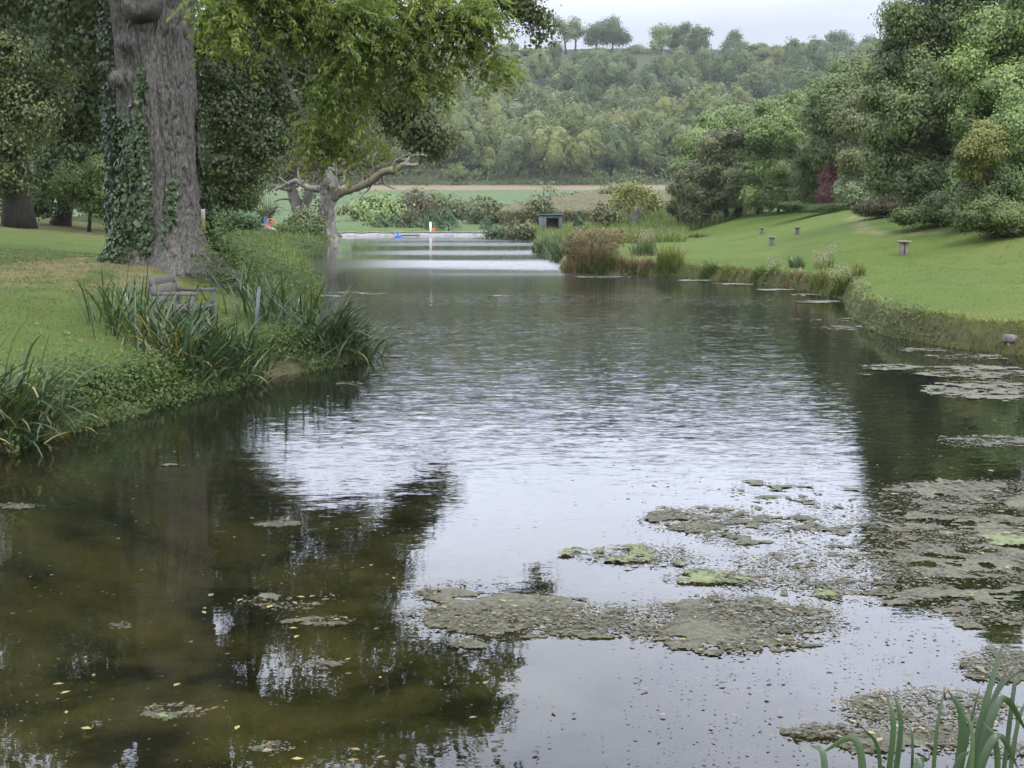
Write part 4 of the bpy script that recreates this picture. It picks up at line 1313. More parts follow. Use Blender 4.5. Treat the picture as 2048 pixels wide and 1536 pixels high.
def oak_surface():
    nz, ns = 400, 420
    z = np.linspace(-0.85, 7.4, nz)
    th = np.linspace(0, 2 * PI, ns, endpoint=False)
    Z, TH = np.meshgrid(z, th, indexing='ij')
    # th = 0 faces the camera, +90 degrees is picture right
    r = 0.715 - 0.010 * Z + 0.22 * sstep(3.6, 6.2, Z)
    Zb = np.maximum(Z, -0.15)
    r = r + 0.50 * np.exp(-(Zb + 0.35) / 0.5) * (1 + 0.55 * np.sin(5 * TH + 0.7) + 0.25 * np.sin(9 * TH))
    r = r + 0.10 * np.exp(-Zb / 1.4)
    # buttress root running to picture right
    r = r + 1.5 * np.exp(-((TH - 0.72) / 0.24) ** 2) * np.exp(-(Zb + 0.35) / 0.42)
    r = r + 0.045 * np.sin(3 * TH + 0.5 * Z) + 0.03 * np.sin(5 * TH - 0.8 * Z)
    # burls and branch collars
    for a, h, s, q in ((-0.70, 3.98, 0.30, 0.22), (-0.95, 3.35, 0.34, 0.26), (-0.22, 4.68, 0.42, 0.20), (0.25, 3.1, 0.5, 0.05), (-0.9, 2.8, 0.4, 0.06), (0.55, 4.3, 0.3, 0.06)):
        da = (TH - a + PI) % (2 * PI) - PI
        r = r + q * np.exp(-((da * 0.8) ** 2 + (Z - h) ** 2) / (2 * (s * 0.5) ** 2))
    # ridged bark
    c = np.cos(TH)
    s_ = np.sin(TH)
    warp = 0.5 * (fbm(TH * 3, Z * 1.2, 3) - 0.5)
    n1 = fbm((TH + 0.16 * warp) * 8.5, Z * 2.0, 41, 3)
    n2 = fbm((TH + 0.08 * warp) * 46, Z * 9, 43, 3)
    rid = sstep(0.0, 0.20, np.abs(n1 - 0.5) * 2) + 0.45 * sstep(0.0, 0.14, np.abs(fbm((TH - 0.1 * warp) * 15, Z * 4.2, 47, 2) - 0.5) * 2)
    seam = sstep(2 * PI - 0.35, 2 * PI, TH)
    r = r + ((rid - 1.2) * 0.048 + (n2 - 0.5) * 0.035) * (1 - seam)
    ox = -0.04 + 0.03 * np.sin(Z * 0.9)
    X = OAK[0] + 0.06 + (cdir[0] * c + rdir[0] * s_) * r + ox
    Yv = OAK[1] + (cdir[1] * c + rdir[1] * s_) * r
    V = np.stack([X, Yv, Z + OZ], -1)
    i, j = np.meshgrid(np.arange(nz - 1), np.arange(ns), indexing='ij')
    a = i * ns + j
    b_ = i * ns + (j + 1) % ns
    Q = np.stack([a, b_, b_ + ns, a + ns], -1).reshape(-1, 4)
    return V, Q, Z, TH, r


OV, OQ, OZZ, OTH, OR = oak_surface()
V, fs = OV.reshape(-1, 3), [OQ]
oak_trunk = mk('trunk', V, fs, M['bark_oak'], oak, smooth=True)


def oak_pt(th, z, out_=0.0):
    i = np.clip(((np.asarray(z) + 0.85) / 8.25 * 399).round().astype(int), 0, 399)
    j = (np.asarray(th) % (2 * PI) / (2 * PI) * 420).round().astype(int) % 420
    P = OV[i, j]
    n2 = cdir * np.cos(th)[..., None] + rdir * np.sin(th)[..., None]
    Nn = np.concatenate([n2, np.zeros((len(n2), 1))], 1)
    return P + Nn * out_, Nn


# sawn limb stub and knots
P_, N_ = oak_pt(np.array([-0.22]), np.array([4.68]))
c0 = P_[0]
V, fs = tube([c0 - N_[0] * 0.25, c0 + N_[0] * 0.04, c0 + N_[0] * 0.13, c0 + N_[0] * 0.16, c0 + N_[0] * 0.15], [0.38, 0.30, 0.265, 0.23, 0.20], 22, jitter=0.06)
mk('sawn_stub', V, fs, M['bark_oak'], oak_trunk, smooth=False)
for a, h, rr in ((-0.70, 3.98, 0.13), (-0.95, 3.35, 0.14)):
    P_, N_ = oak_pt(np.array([a]), np.array([h]))
    V, fs = tube([P_[0] - N_[0] * 0.15, P_[0] + N_[0] * 0.03, P_[0] + N_[0] * 0.04, P_[0] - N_[0] * 0.03], [rr * 1.2, rr, rr * 0.7, rr * 0.5], 14, jitter=0.12)
    mk('knot', V, fs, M['bark_oak'], oak_trunk, smooth=True)
# great limbs above
top = np.array([OAK[0], OAK[1], OZ + 5.6])
limb_paths = [[top + [-0.35, -0.2, -0.5], top + [-1.4, -0.4, 1.2], top + [-3.4, -0.8, 2.6], top + [-6.0, 0.0, 4.0]],
              [top + [0.35, 0.3, -0.5], top + [1.2, 0.9, 0.8], top + [3.2, 2.2, 1.6], top + [5.6, 3.6, 1.4]],
              [top + [0.1, -0.3, -0.4], top + [0.6, -1.4, 1.6], top + [1.8, -3.2, 3.4], top + [3.0, -5.4, 4.4]],
              [top + [0, 0.3, -0.5], top + [0.2, 1.2, 2.0], top + [0.4, 2.0, 5.0], top + [0.8, 3.0, 7.2]],
              [top + [-0.2, 0.1, -0.5], top + [-1.0, 1.4, 1.4], top + [-2.8, 3.6, 2.8], top + [-4.6, 5.2, 3.6]]]
for c, r in zip(limb_paths, (0.46, 0.42, 0.34, 0.45, 0.36)):
    cc = curve(c, 6)
    V, fs = tube(cc, np.linspace(r, 0.1, len(cc)), 14, jitter=0.05)
    mk('limb', V, fs, M['bark_oak'], oak, smooth=True)
# hanging boughs over the water
tw = []
for pts, r in (([top + [3.2, 2.2, 1.6], at(700, 60, 27), at(800, 150, 27.5), at(890, 270, 28)], 0.09),
               ([top + [5.0, 3.3, 1.4], at(960, -60, 28), at(1050, -10, 28.5), at(1082, 70, 28.5)], 0.06),
               ([top + [1.2, 0.9, 0.8], at(520, 90, 26), at(560, 220, 26), at(600, 290, 26)], 0.07),
               ([top + [1.2, 0.9, 0.8], at(470, 120, 25.5), at(460, 260, 25.5), at(470, 340, 25.5)], 0.06),
               ([top + [3.2, 2.2, 1.6], at(660, 30, 27), at(690, 170, 27.5), at(720, 260, 27.5)], 0.06)):
    cc = curve(pts, 7)
    tw.append(tube(cc, np.linspace(r, 0.015, len(cc)), 6))
V, fs = join(tw)
mk('bough', V, fs, M['bark_dark'], oak, smooth=True)
dark = [(480, 60, 50, 26), (560, 50, 50, 26.5), (620, 40, 45, 26.5), (690, 30, 45, 27), (500, 0, 50, 26), (580, -30, 50, 26.5), (660, -40, 50, 27), (440, -40, 60, 25.8), (740, -20, 50, 27), (430, 150, 55, 25.6), (455, 230, 60, 25.6), (440, 320, 55, 25.8), (500, 200, 55, 26), (530, 130, 50, 26), (510, 290, 52, 26), (450, 390, 38, 26), (560, 200, 36, 26.2), (555, 275, 34, 26.2), (480, 355, 36, 26),
        (600, 120, 45, 26.5), (640, 190, 52, 27), (660, 110, 50, 27), (610, 240, 34, 26.5), (690, 230, 42, 27.5), (420, 90, 50, 25.6)]
foliage('crown', [px_lobe(a, b_, r, Y) for a, b_, r, Y in dark], 3000, 20, 0.17, 0.078, M['oak_leaf'], oak, 0.62, lump=0.6, shell=(0.45, 1.1))
dry = [(730, 150, 50, 27.5), (770, 190, 50, 27.5), (800, 240, 44, 28), (840, 250, 40, 28), (870, 275, 26, 28), (895, 272, 16, 28), (820, 200, 42, 28), (760, 100, 55, 27.5), (860, 300, 16, 28), (878, 316, 11, 28), (835, 285, 22, 28), (700, 70, 55, 27),
       (1000, 0, 26, 28.5), (1040, 10, 30, 28.5), (1070, 30, 30, 28.5), (1088, 50, 22, 28.5), (1078, 78, 13, 28.5), (1020, -30, 45, 28.5), (1084, 92, 7, 28.5), (960, -20, 40, 28)]
foliage('leafy_bough', [px_lobe(a, b_, r, Y) for a, b_, r, Y in dry], 1050, 17, 0.16, 0.095, M['oak_leaf_dry'], oak, 0.62, lump=0.6, shell=(0.4, 1.08))
# crown overhead: seen only from below and in the water
ov = []
for k in range(3000):
    q = np.array([rng.uniform(-19, 0.6), rng.uniform(19.5, 34), rng.uniform(8.4, 17)])
    e = ((q - np.array([-8.0, 26, 11.5])) / np.array([10.5, 8.5, 6.5]))
    if np.sum(e * e) < 1 and q[2] - 1.6 > HC + 0.172 * q[1] + 0.3 and q[0] < -0.3:
        if all((q[0] - o_[0]) ** 2 + (q[1] - o_[1]) ** 2 + 1.4 * (q[2] - o_[2]) ** 2 > 3.2 for o_ in ov):
            ov.append((*q, 1.35, 1.35, 1.05))
    if len(ov) == 62:
        break
foliage('upper_crown', ov, 1700, 13, 0.42, 0.2, M['oak_leaf'], oak, 0.62, lump=0.6, shell=(0.4, 1.1))
# ivy on the trunk
n = 46000
th = rng.uniform(-1.7, 2.3, n)
zz = rng.uniform(-0.1, 3.9, n)
nz_ = fbm(th * 3.0, zz * 0.9, 61)
dens = 1.25 * sstep(-0.25, -0.85, th - 0.10 * (1.6 - zz)) * sstep(3.0, 1.8, zz + 1.2 * (nz_ - 0.5)) + 1.2 * np.exp(-((th + 0.42 + 0.05 * np.sin(zz * 3)) / 0.09) ** 2) * sstep(3.6, 3.2, zz) * sstep(1.2, 1.8, zz)
dens += 0.8 * sstep(1.25, 1.75, th) * sstep(3.4, 1.4, zz) + 0.9 * np.exp(-((th - 0.05 - 0.22 * (zz - 0.7)) / 0.09) ** 2) * sstep(1.6, 1.2, zz) + 1.1 * sstep(1.0, 1.4, th) * sstep(1.0, 0.4, zz)
dens = dens * 0.62 + (nz_ - 0.55) * 2.2 * (dens > 0.05)
keep = rng.random(n) < np.clip(dens, 0, 1)
P, Nn = oak_pt(th[keep], zz[keep])
P = P + Nn * rng.uniform(0.01, 0.10, (len(P), 1))
V, Q = leaf_arrays(P, Nn, 0.068 * np.exp(rng.normal(size=len(P)) * 0.35), 0.85, 0.9, 0.45, 0.25)
mk('ivy', V, Q, M['ivy_leaf'], oak, fattr={'var': np.clip(rng.normal(size=len(P)) * 0.2 + 0.42, 0, 1)})
# a narrow board fixed on the trunk
P_, N_ = oak_pt(np.array([0.98]), np.array([0.80]))
root = thing('marker_board', 'narrow pale board with a yellowed lower end fixed to the oak trunk', 'board', P_[0] + N_[0] * 0.1 - np.array([0, 0, 0.2]))
Rb = np.stack([np.append(rdir, 0), np.append(-cdir, 0), [0, 0, 1.0]], 1)
V, fs = box((0, 0, 0.1), (0.075, 0.03, 0.20), bevel=0.004)
mk('plate', V @ Rb.T + P_[0] + N_[0] * 0.1, fs, M['board_paint'], root)
V, fs = box((0, 0, -0.115), (0.072, 0.028, 0.225), bevel=0.004)
mk('stained_end', V @ Rb.T + P_[0] + N_[0] * 0.1, fs, M['board_yellow'], root)

# ivy clad trunk close behind the oak
bx = at(246, 500, 28)
base = np.array([bx[0], 28.0, gz(bx[0], 28)])
root = thing('ivied_tree', 'dark ivy covered trunk close behind the big oak', 'tree', base, GL)
cc = curve([base - [0, 0, 0.2], base + [0.0, 0, 2], base + [-0.05, 0, 4.5], base + [-0.15, 0.3, 8.5]], 8)
V, fs = tube(cc, np.linspace(0.26, 0.14, len(cc)), 14, jitter=0.06)
mk('trunk', V, fs, M['bark_dark'], root, smooth=True)
n = 3800
t = rng.random(n)
a = rng.random(n) * 6.28
P = base + np.stack([np.cos(a) * (0.28 + 0.1 * rng.random(n)), np.sin(a) * (0.28 + 0.1 * rng.random(n)), t * 7.5], 1)
Nn = np.stack([np.cos(a), np.sin(a), 0 * a], 1)
V, Q = leaf_arrays(P, Nn, 0.10 * rng.uniform(0.6, 1.3, n), 0.85, 0.9, 0.4, 0.2)
mk('ivy', V, Q, M['ivy_leaf'], root, fattr={'var': 0.35 * rng.random(n)})
foliage('crown', [px_lobe(a_, b_, r, Y) for a_, b_, r, Y in [(150, 20, 70, 30), (210, -10, 60, 29.5), (90, -20, 80, 31), (190, 80, 40, 29.5), (30, -40, 90, 31), (130, 90, 40, 30), (220, 60, 26, 29.5)]], 620, 14, 0.26, 0.14, M['oak_leaf'], root, lump=0.6, shell=(0.45, 1.1))

# ------------------------------------------------------------------ bright ash sprays hanging in front
ash_base = np.array([-9.2, 13.0, gz(-9.2, 13.0)])
ash = thing('ash_tree', 'bright green feather leaved ash branches hanging in front of the oak', 'tree', ash_base)
a_top = ash_base + np.array([0.6, 0.6, 8.0])
paths = [[a_top, at(430, -160, 16.5), at(545, -50, 17), at(563, 120, 17.2), at(600, 215, 17.2), at(650, 300, 17.2)],
         [a_top, at(600, -190, 17), at(800, -40, 17.5), at(905, 50, 17.5), at(985, 100, 17.6), at(1032, 122, 17.6)],
         [a_top, at(480, -160, 16.5), at(640, -20, 17), at(690, 90, 17.2), at(720, 200, 17.3), at(745, 270, 17.3)],
         [a_top, at(350, -140, 16), at(440, -30, 16.3), at(470, 40, 16.4), at(480, 80, 16.4)],
         [at(905, 50, 17.5), at(940, 120, 17.5), at(960, 160, 17.5)],
         [at(563, 120, 17.2), at(610, 150, 17.0), at(650, 155, 17), at(690, 180, 16.9)],
         [at(800, -40, 17.5), at(850, 60, 17.2), at(870, 120, 17.2)]]
mk('trunk', *tube(curve([ash_base - [0, 0, 0.2], ash_base + [0.1, 0.1, 4], a_top], 6), np.linspace(0.3, 0.18, 13), 12), M['bark_grey'], ash, smooth=True)
V, fs = join([tube(curve(p_, 6), np.linspace(0.055 if i < 4 else 0.016, 0.007, len(curve(p_, 6))), 6) for i, p_ in enumerate(paths)])
mk('branch', V, fs, M['bark_grey'], ash, smooth=True)


def fronds(name, lobes, n, parent, mat, Lr=0.30, ls=0.105):
    Lb = np.asarray(lobes, float)
    wgt = Lb[:, 3] * Lb[:, 5]
    k = rng.choice(len(Lb), n, p=wgt / wgt.sum())
    d = unit(rng.normal(size=(n, 3)))
    # fronds gather in tufts
    nt_ = max(1, n // 9)
    kt = rng.choice(len(Lb), nt_, p=wgt / wgt.sum())
    tc_ = Lb[kt, :3] + unit(rng.normal(size=(nt_, 3))) * Lb[kt, 3:6] * rng.uniform(0.3, 1.0, (nt_, 1))
    ti = rng.integers(nt_, size=n)
    O = tc_[ti] + rng.normal(size=(n, 3)) * np.array([0.08, 0.08, 0.13])
    az = rng.random(n) * 6.28
    D = np.stack([np.cos(az), np.sin(az), rng.uniform(-1.15, 0.2, n)], 1)
    D = unit(D)
    side = unit(np.cross(D, [0, 0, 1.0]))
    L_ = Lr * rng.uniform(0.7, 1.2, n)
    tv = np.clip(rng.normal(size=nt_) * 0.2 + 0.45, 0, 1)[ti]
    Pp, Dd, Nn, Vv, Ss = [], [], [], [], []
    for m in range(5):
        t = 0.25 + 0.18 * m
        c = O + D * (L_ * t)[:, None] + np.array([0, 0, -1]) * (L_ * t * t * 0.35)[:, None]
        for sg in (-1, 1):
            dd = unit(side * sg * 0.8 + D * 0.5 + np.array([0, 0, -0.65 - 0.4 * t]))
            Pp.append(c + dd * ls * 0.5)
            Dd.append(dd)
            Nn.append(np.tile([0, -0.25, 0.55], (n, 1)) + 0.6 * rng.normal(size=(n, 3)))
            Vv.append(np.clip(tv + rng.normal(size=n) * 0.1, 0, 1))
            Ss.append(ls * rng.uniform(0.8, 1.15, n) * (1.0 if m else 0.8))
    c = O + D * L_[:, None] * 1.1 + np.array([0, 0, -0.45]) * L_[:, None]
    Pp.append(c)
    Dd.append(unit(D + [0, 0, -0.8]))
    Nn.append(np.tile([0, -0.25, 0.55], (n, 1)) + 0.6 * rng.normal(size=(n, 3)))
    Vv.append(tv)
    Ss.append(np.full(n, ls))
    V, Q = leaf_arrays(np.concatenate(Pp), unit(np.concatenate(Nn)), np.concatenate(Ss), 0.36, 0, 0.4, 0.05, 0.2, np.concatenate(Dd))
    return mk(name, V, Q, mat, parent, fattr={'var': np.concatenate(Vv)})


al = [(440, 10, 36, 16.4), (468, 55, 30, 16.4), (488, 88, 20, 16.4), (430, 40, 26, 16.4), (560, 0, 45, 17), (620, 20, 50, 17), (690, 10, 55, 17.1), (760, 20, 50, 17.3), (830, 20, 50, 17.4), (880, 50, 34, 17.4), (915, 105, 24, 17.5), (955, 60, 28, 17.6), (1000, 112, 20, 17.6), (1024, 122, 10, 17.6),
      (930, 20, 45, 17.5), (690, 90, 36, 17), (720, 60, 36, 17), (650, 155, 26, 17), (690, 175, 30, 17), (640, 200, 18, 17.2), (735, 160, 24, 17.3), (640, 275, 28, 17.2), (680, 285, 26, 17.3), (735, 262, 24, 17.3), (655, 308, 12, 17.2), (780, 90, 34, 17.3), (850, 120, 28, 17.3), (900, 160, 11, 17.5), (975, 25, 26, 17.6),
      (885, 140, 14, 17.4), (950, 135, 12, 17.5), (965, 170, 9, 17.5), (800, 140, 20, 17.3), (600, 60, 24, 17), (770, 290, 12, 17.3), (520, -40, 60, 16.8), ]
fronds('crown', [px_lobe(a_, b_ - (22 if b_ > 200 else 4), r, Y) for a_, b_, r, Y in al], 2350, ash, M['ash_leaf'])
up = []
for k in range(26):
    e = unit(rng.normal(size=3)) * rng.uniform(0.3, 1.0)
    up.append((-9.6 + 3.4 * e[0], 14.6 + 3.2 * e[1], 10.2 + 2.6 * e[2], 1.2, 1.2, 0.9))
foliage('upper_crown', up, 520, 12, 0.4, 0.17, M['ash_leaf'], ash, 0.4, lump=0.6, shell=(0.3, 1.1))

# ------------------------------------------------------------------ old oak half dead by the far water, and its neighbours
Y = 112.0
root_px = at(656, 484, Y)
base = np.array([root_px[0], Y, max(gz(root_px[0], Y), 0.0)])
dead = thing('stag_oak', 'old half dead oak with pale trunk and a long bare limb over the far water', 'tree', base)
k = Y / F


def pxtube(pts, radii, yj=0.0, segs=10, n=5, Y=Y):
    P = [at(a_, b_, Y + (yj * i)) for i, (a_, b_) in enumerate(pts)]
    c = curve(P, n)
    r = np.interp(np.linspace(0, 1, len(c)), np.linspace(0, 1, len(radii)), radii) * Y / F
    return tube(c, r, segs, jitter=0.32)


V, fs = join([pxtube([(657, 488), (654, 470), (652, 440), (654, 410), (658, 385), (660, 355), (666, 325), (672, 298), (676, 275)], [25, 19, 17, 16, 18, 15, 12, 9, 5], segs=16),
              pxtube([(664, 486), (660, 470), (656, 450)], [8, 7, 8])])
mk('trunk', V, fs, M['bark_grey'], dead, smooth=True)
V, fs = join([pxtube([(660, 402), (682, 385), (712, 376), (742, 362), (766, 344), (790, 341), (806, 328)], [10, 8.5, 7, 7.5, 6.5, 7, 4], -0.2)])
mk('limb', V, fs, M['moss_limb'], dead, smooth=True)
V, fs = join([pxtube([(662, 350), (690, 340), (716, 328), (750, 334), (775, 345)], [8, 7, 6, 4, 2], 0.3), pxtube([(664, 340), (700, 322), (735, 312), (780, 322), (815, 318), (852, 300)], [7, 6, 4, 3, 2.4, 1.2], 0.4)])
mk('limb', V, fs, M['moss_limb'], dead, smooth=True)
V, fs = join([pxtube([(652, 374), (632, 378), (610, 372), (590, 362), (565, 374), (548, 378)], [8, 7, 6, 4.5, 3, 1.5], 0.3)])
mk('limb', V, fs, M['bark_grey'], dead, smooth=True)
for pts, rr in (([(806, 328), (822, 330), (838, 328)], [5, 3.4, 1.8]), ([(808, 330), (818, 318), (828, 311), (852, 312), (862, 322), (870, 330)], [4, 3, 2.4, 2, 1.4, 0.8]), ([(764, 350), (768, 366), (780, 374), (792, 378)], [3, 2.2, 1.6, 0.9]),
                ([(744, 366), (738, 378), (730, 386)], [2.5, 1.6, 0.8]), ([(742, 358), (748, 340), (744, 324), (752, 306)], [3.5, 2.4, 1.6, 0.8]), ([(720, 370), (726, 352), (718, 338)], [3, 2, 1]), ([(782, 338), (790, 322), (804, 314), (820, 296)], [3, 2, 1.4, 0.7]), ([(828, 312), (846, 300), (866, 298)], [1.6, 1.2, 0.7]), ([(606, 366), (596, 350), (598, 334)], [2.6, 1.8, 0.9]), ([(576, 368), (560, 356), (548, 352)], [2, 1.4, 0.7]), ([(690, 340), (688, 360), (680, 372)], [4, 3, 2]), ([(835, 306), (850, 312), (866, 306)], [1.8, 1.2, 0.7]), ([(672, 300), (690, 270), (712, 250)], [5, 3, 1.5]), ([(668, 318), (650, 285), (640, 255)], [6, 4, 2])):
    mk('twig', *pxtube(pts, rr), M['bark_grey'], dead, smooth=True)
foliage('crown', [px_lobe(a_, b_, r, Y + dy) for a_, b_, r, dy in [(640, 318, 26, 1), (610, 335, 24, 2), (672, 300, 28, 2), (700, 318, 20, 1), (580, 345, 24, 2), (640, 355, 14, -1), (740, 326, 12, 0), (720, 300, 26, 2), (770, 310, 16, 1), (640, 410, 12, -1), (690, 418, 10, -1), (706, 424, 7, -1), (660, 260, 40, 3), (610, 290, 36, 3), (712, 366, 8, 0), (735, 352, 8, 0), (760, 338, 8, 0), (785, 330, 7, 0), (650, 425, 10, -1), (662, 380, 9, -1), (690, 380, 7, 0)]] + [px_lobe(a_, b_, r, Y + 1) for a_, b_, r in [(690, 300, 24), (730, 310, 20), (765, 318, 14), (650, 335, 16), (800, 315, 10)]], 900, 9, 0.42, 0.26, M['brown_leaf'], dead, shell=(0.3, 1.05), bias=-0.12)

Y2 = 116.0
bs = at(602, 455, Y2)
base = np.array([bs[0], Y2, gz(bs[0], Y2)])
root = thing('leaning_oak', 'dark leaning forked oak behind the half dead one', 'tree', base)
V, fs = join([pxtube([(604, 462), (600, 430), (592, 405), (584, 378), (576, 352), (560, 330)], [15, 14, 12, 10, 8, 4], 0.1, Y=Y2), pxtube([(606, 430), (614, 400), (624, 378), (640, 360)], [9, 9, 7, 4], 0.2, Y=Y2), pxtube([(584, 380), (566, 376), (546, 370), (536, 352)], [6, 4.5, 3, 1.5], 0.2, Y=Y2), pxtube([(592, 404), (574, 398), (556, 400), (546, 404)], [2.6, 2, 1.5, 0.8], -0.3, Y=Y2)])
mk('trunk', V, fs, M['bark_grey'], root, smooth=True)
foliage('crown', [px_lobe(a_, b_, r, Y2 + 1) for a_, b_, r in [(570, 320, 30), (545, 345, 24), (600, 310, 30), (536, 370, 14), (560, 285, 34), (615, 385, 12), (606, 415, 10)]], 260, 9, 0.5, 0.28, M['olive_leaf'], root, shell=(0.3, 1.05), bias=0.1)

# pollard willow behind the lifebuoy
Y3 = 122.0
bs = at(532, 458, Y3)
base = np.array([bs[0], Y3, gz(bs[0], Y3)])
root = thing('pollard_willow', 'short dark pollard willow with spiky shoots behind the lifebuoy', 'tree', base)
hd_ = at(531, 436, Y3)
V, fs = join([tube([base - [0, 0, 0.1], (base + hd_) / 2, hd_, hd_ + [0, 0, 0.3]], [0.62, 0.55, 0.7, 0.4], 12, jitter=0.15)] +
             [tube(curve([hd_, hd_ + [math.cos(a) * 1.0, 0.3 * math.sin(a), 0.6 + 0.5 * math.sin(a * 1.7) ** 2], hd_ + [math.cos(a) * 1.9 * q, 0.6 * math.sin(a), 0.7 + 1.4 * abs(math.sin(a))]], 4), np.linspace(0.05, 0.012, 9), 4) for a, q in zip(np.linspace(0, 2 * PI, 26), rng.uniform(0.6, 1.2, 26))])
mk('trunk', V, fs, M['bark_dark'], root)
foliage('crown', [px_lobe(531, 422, 30, Y3, 12), (hd_[0], Y3, hd_[2] + 0.5, 1.0, 0.9, 0.7)], 120, 8, 0.3, 0.2, M['grey_leaf'], root, aspect=0.35, shell=(0.2, 1.1))

GS = 'shrubs on the left bank before the far trees'
bush('bank_shrub', 'grey green rounded shrub leaning on the leaning oak', 'bush', [(606, 440, 26, 22), (590, 448, 18, 14), (626, 448, 18, 16)], 106, 'grey_leaf', 220, 0.4, 0.24, GS, bias=-0.2)
bush('bank_shrub', 'dark rounded shrub beside the pale trunk of the half dead oak', 'bush', [(612, 455, 22, 14), (630, 458, 14, 12)], 103, 'dark_leaf', 150, 0.36, 0.22, GS, bias=0.15)
bush('bank_shrub', 'low fresh green shrub between the lifebuoy and the dark shrub', 'bush', [(575, 460, 18, 9), (590, 462, 14, 8)], 96, 'herb_leaf', 110, 0.33, 0.2, GS, bias=-0.1)
p = gp(518, 468)
root = thing('fallen_log', 'weathered pinkish grey fallen log on the grass below the lifebuoy', 'log', p)
V, fs = join([tube(curve([p + [-1.3, 0, 0.15], p + [-0.4, 0.1, 0.32], p + [0.5, 0, 0.42], p + [1.3, -0.1, 0.2]], 5), np.concatenate([np.linspace(0.16, 0.34, 8), np.linspace(0.34, 0.12, 8)]), 10, jitter=0.3), tube(curve([p + [0.3, 0, 0.35], p + [0.5, 0.1, 0.75], p + [0.9, 0.1, 0.9]], 4), np.linspace(0.12, 0.04, 9), 6)])
mk('stem', V, fs, M['bark_grey'], root, smooth=True)

# ================================================================== small things on the banks
# bench
Ys = 18.0
bp_ = at(352, 650, Ys)
BX, BY = bp_[0], Ys + 0.15
BZ = gz(BX, BY)
top_z = at(333, 546, Ys + 0.4)[2]
bench = thing('park_bench', 'weathered grey timber bench half hidden by the iris leaves below the big oak', 'bench', (BX, BY, BZ))
bl = np.array([0.03, 0.9995, 0])          # along the bench
bf = np.array([0.9995, -0.03, 0])         # the way it faces
Rb = np.stack([bl, bf, [0, 0, 1.0]], 1)
BS = min((top_z - BZ) / 0.86, 1.04)
BZ = top_z - 0.86 * BS - 0.04


def bbox(name, c, s, tilt=0.0, mat='timber', bevel=0.006):
    V, fs = box((0, 0, 0), s, rot_x(tilt), bevel=bevel)
    V = (V + np.array(c)) * BS @ Rb.T + np.array([BX, BY, BZ])
    return mk(name, V, fs, M[mat], bench)


for k in range(3):
    bbox('seat_slat', (0, 0.03 + 0.145 * k, 0.43 - 0.012 * k), (1.26, 0.125, 0.035))
for k in range(3):
    bbox('back_slat', (0, -0.155 - 0.028 * k, 0.55 + 0.135 * k), (1.26, 0.03, 0.115), 0.2)
for sx in (-1, 1):
    bbox('rear_post', (sx * 0.55, -0.135, 0.40), (0.075, 0.07, 0.86), 0.17)
    bbox('front_leg', (sx * 0.55, 0.37, 0.275), (0.08, 0.075, 0.69))
    bbox('armrest', (sx * 0.55, 0.14, 0.64), (0.09, 0.58, 0.045))
    bbox('seat_rail', (sx * 0.55, 0.16, 0.36), (0.06, 0.36, 0.08))

# thin slate coloured stake among the iris leaves
p = gp(513, 655)
root = thing('stake', 'thin slate grey stake standing upright among the iris leaves beside the bench', 'stake', p)
V, fs = box((0, 0, 0), (0.05, 0.035, 0.66), rot_y(0.12), bevel=0.006)
mk('shaft', V + p + [0.02, 0, 0.26], fs, M['stake'], root)
V, fs = box((0, 0, 0), (0.04, 0.03, 0.03), rot_y(0.12), bevel=0.01)
mk('tip', V + p + [0.06, 0, 0.602], fs, M['stake'], root)

# timber stools on the right lawn
stool_labels = ['largest timber stool table on the lawn, pale flat top on two stub legs', 'timber stool table with a dark top in the middle of the lawn',
                'tiny timber stool table on the lawn in front of the three dark trunks', 'tiny timber stool table on the lawn below the dark layered bush']
spx = [(1807, 510, 28, 0.42), (1543, 492, 18, 0.42), (1523, 469, 13, 0.42), (1594, 470, 13, 0.42)]
proto = None
for (a_, b_, hpx, wd), lab in zip(spx, stool_labels):
    p = gp(a_, b_)
    if proto is None:
        h = hpx * p[1] / F
        proto = thing('stool_table', lab, 'stool', p, 'timber stool tables on the right lawn')
        proto_h = h
        V, fs = box(p + [0, 0, h - 0.03], (0.46, 0.36, 0.06), rot_z(0.15), bevel=0.012)
        mk('top', V, fs, M['post_cap'], proto)
        for sx in (-1, 1):
            V, fs = box(p + [sx * 0.085, sx * 0.01, (h - 0.06) / 2 - 0.06], (0.13, 0.15, h + 0.06), rot_z(0.1), bevel=0.012)
            mk('leg', V, fs, M['post_timber'], proto)
    else:
        copy_tree(proto, p, rng.uniform(-0.3, 0.3), np.clip(hpx * p[1] / F / proto_h, 0.75, 1.0), lab)
p = gp(1415, 452)
root = thing('stump_post', 'short dark stump post in the shade beside the three trunks', 'post', p)
V, fs = tube([p - [0, 0, 0.1], p + [0, 0, 0.35], p + [0.02, 0, 0.62]], [0.15, 0.13, 0.12], 10, jitter=0.08)
mk('shaft', V, fs, M['post_timber'], root)
V, fs = tube([p + [0.02, 0, 0.61], p + [0.02, 0, 0.66]], [0.14, 0.12], 10, jitter=0.05)
mk('cap', V, fs, M['post_timber'], root)
p = gp(2020, 688)
root = thing('stone_block', 'pale concrete block set in the cut bank at the frame edge', 'block', p)
V, fs = box(p + [0, 0.0, 0.03], (0.17, 0.2, 0.13), rot_z(0.2), bevel=0.02, warp=0.02)
mk('block_body', V, fs, M['concrete'], root)
V, fs = box(p + [0.0, 0.0, -0.12], (0.10, 0.12, 0.18), rot_z(0.1), bevel=0.01, warp=0.02)
mk('block_foot', V, fs, M['concrete'], root)


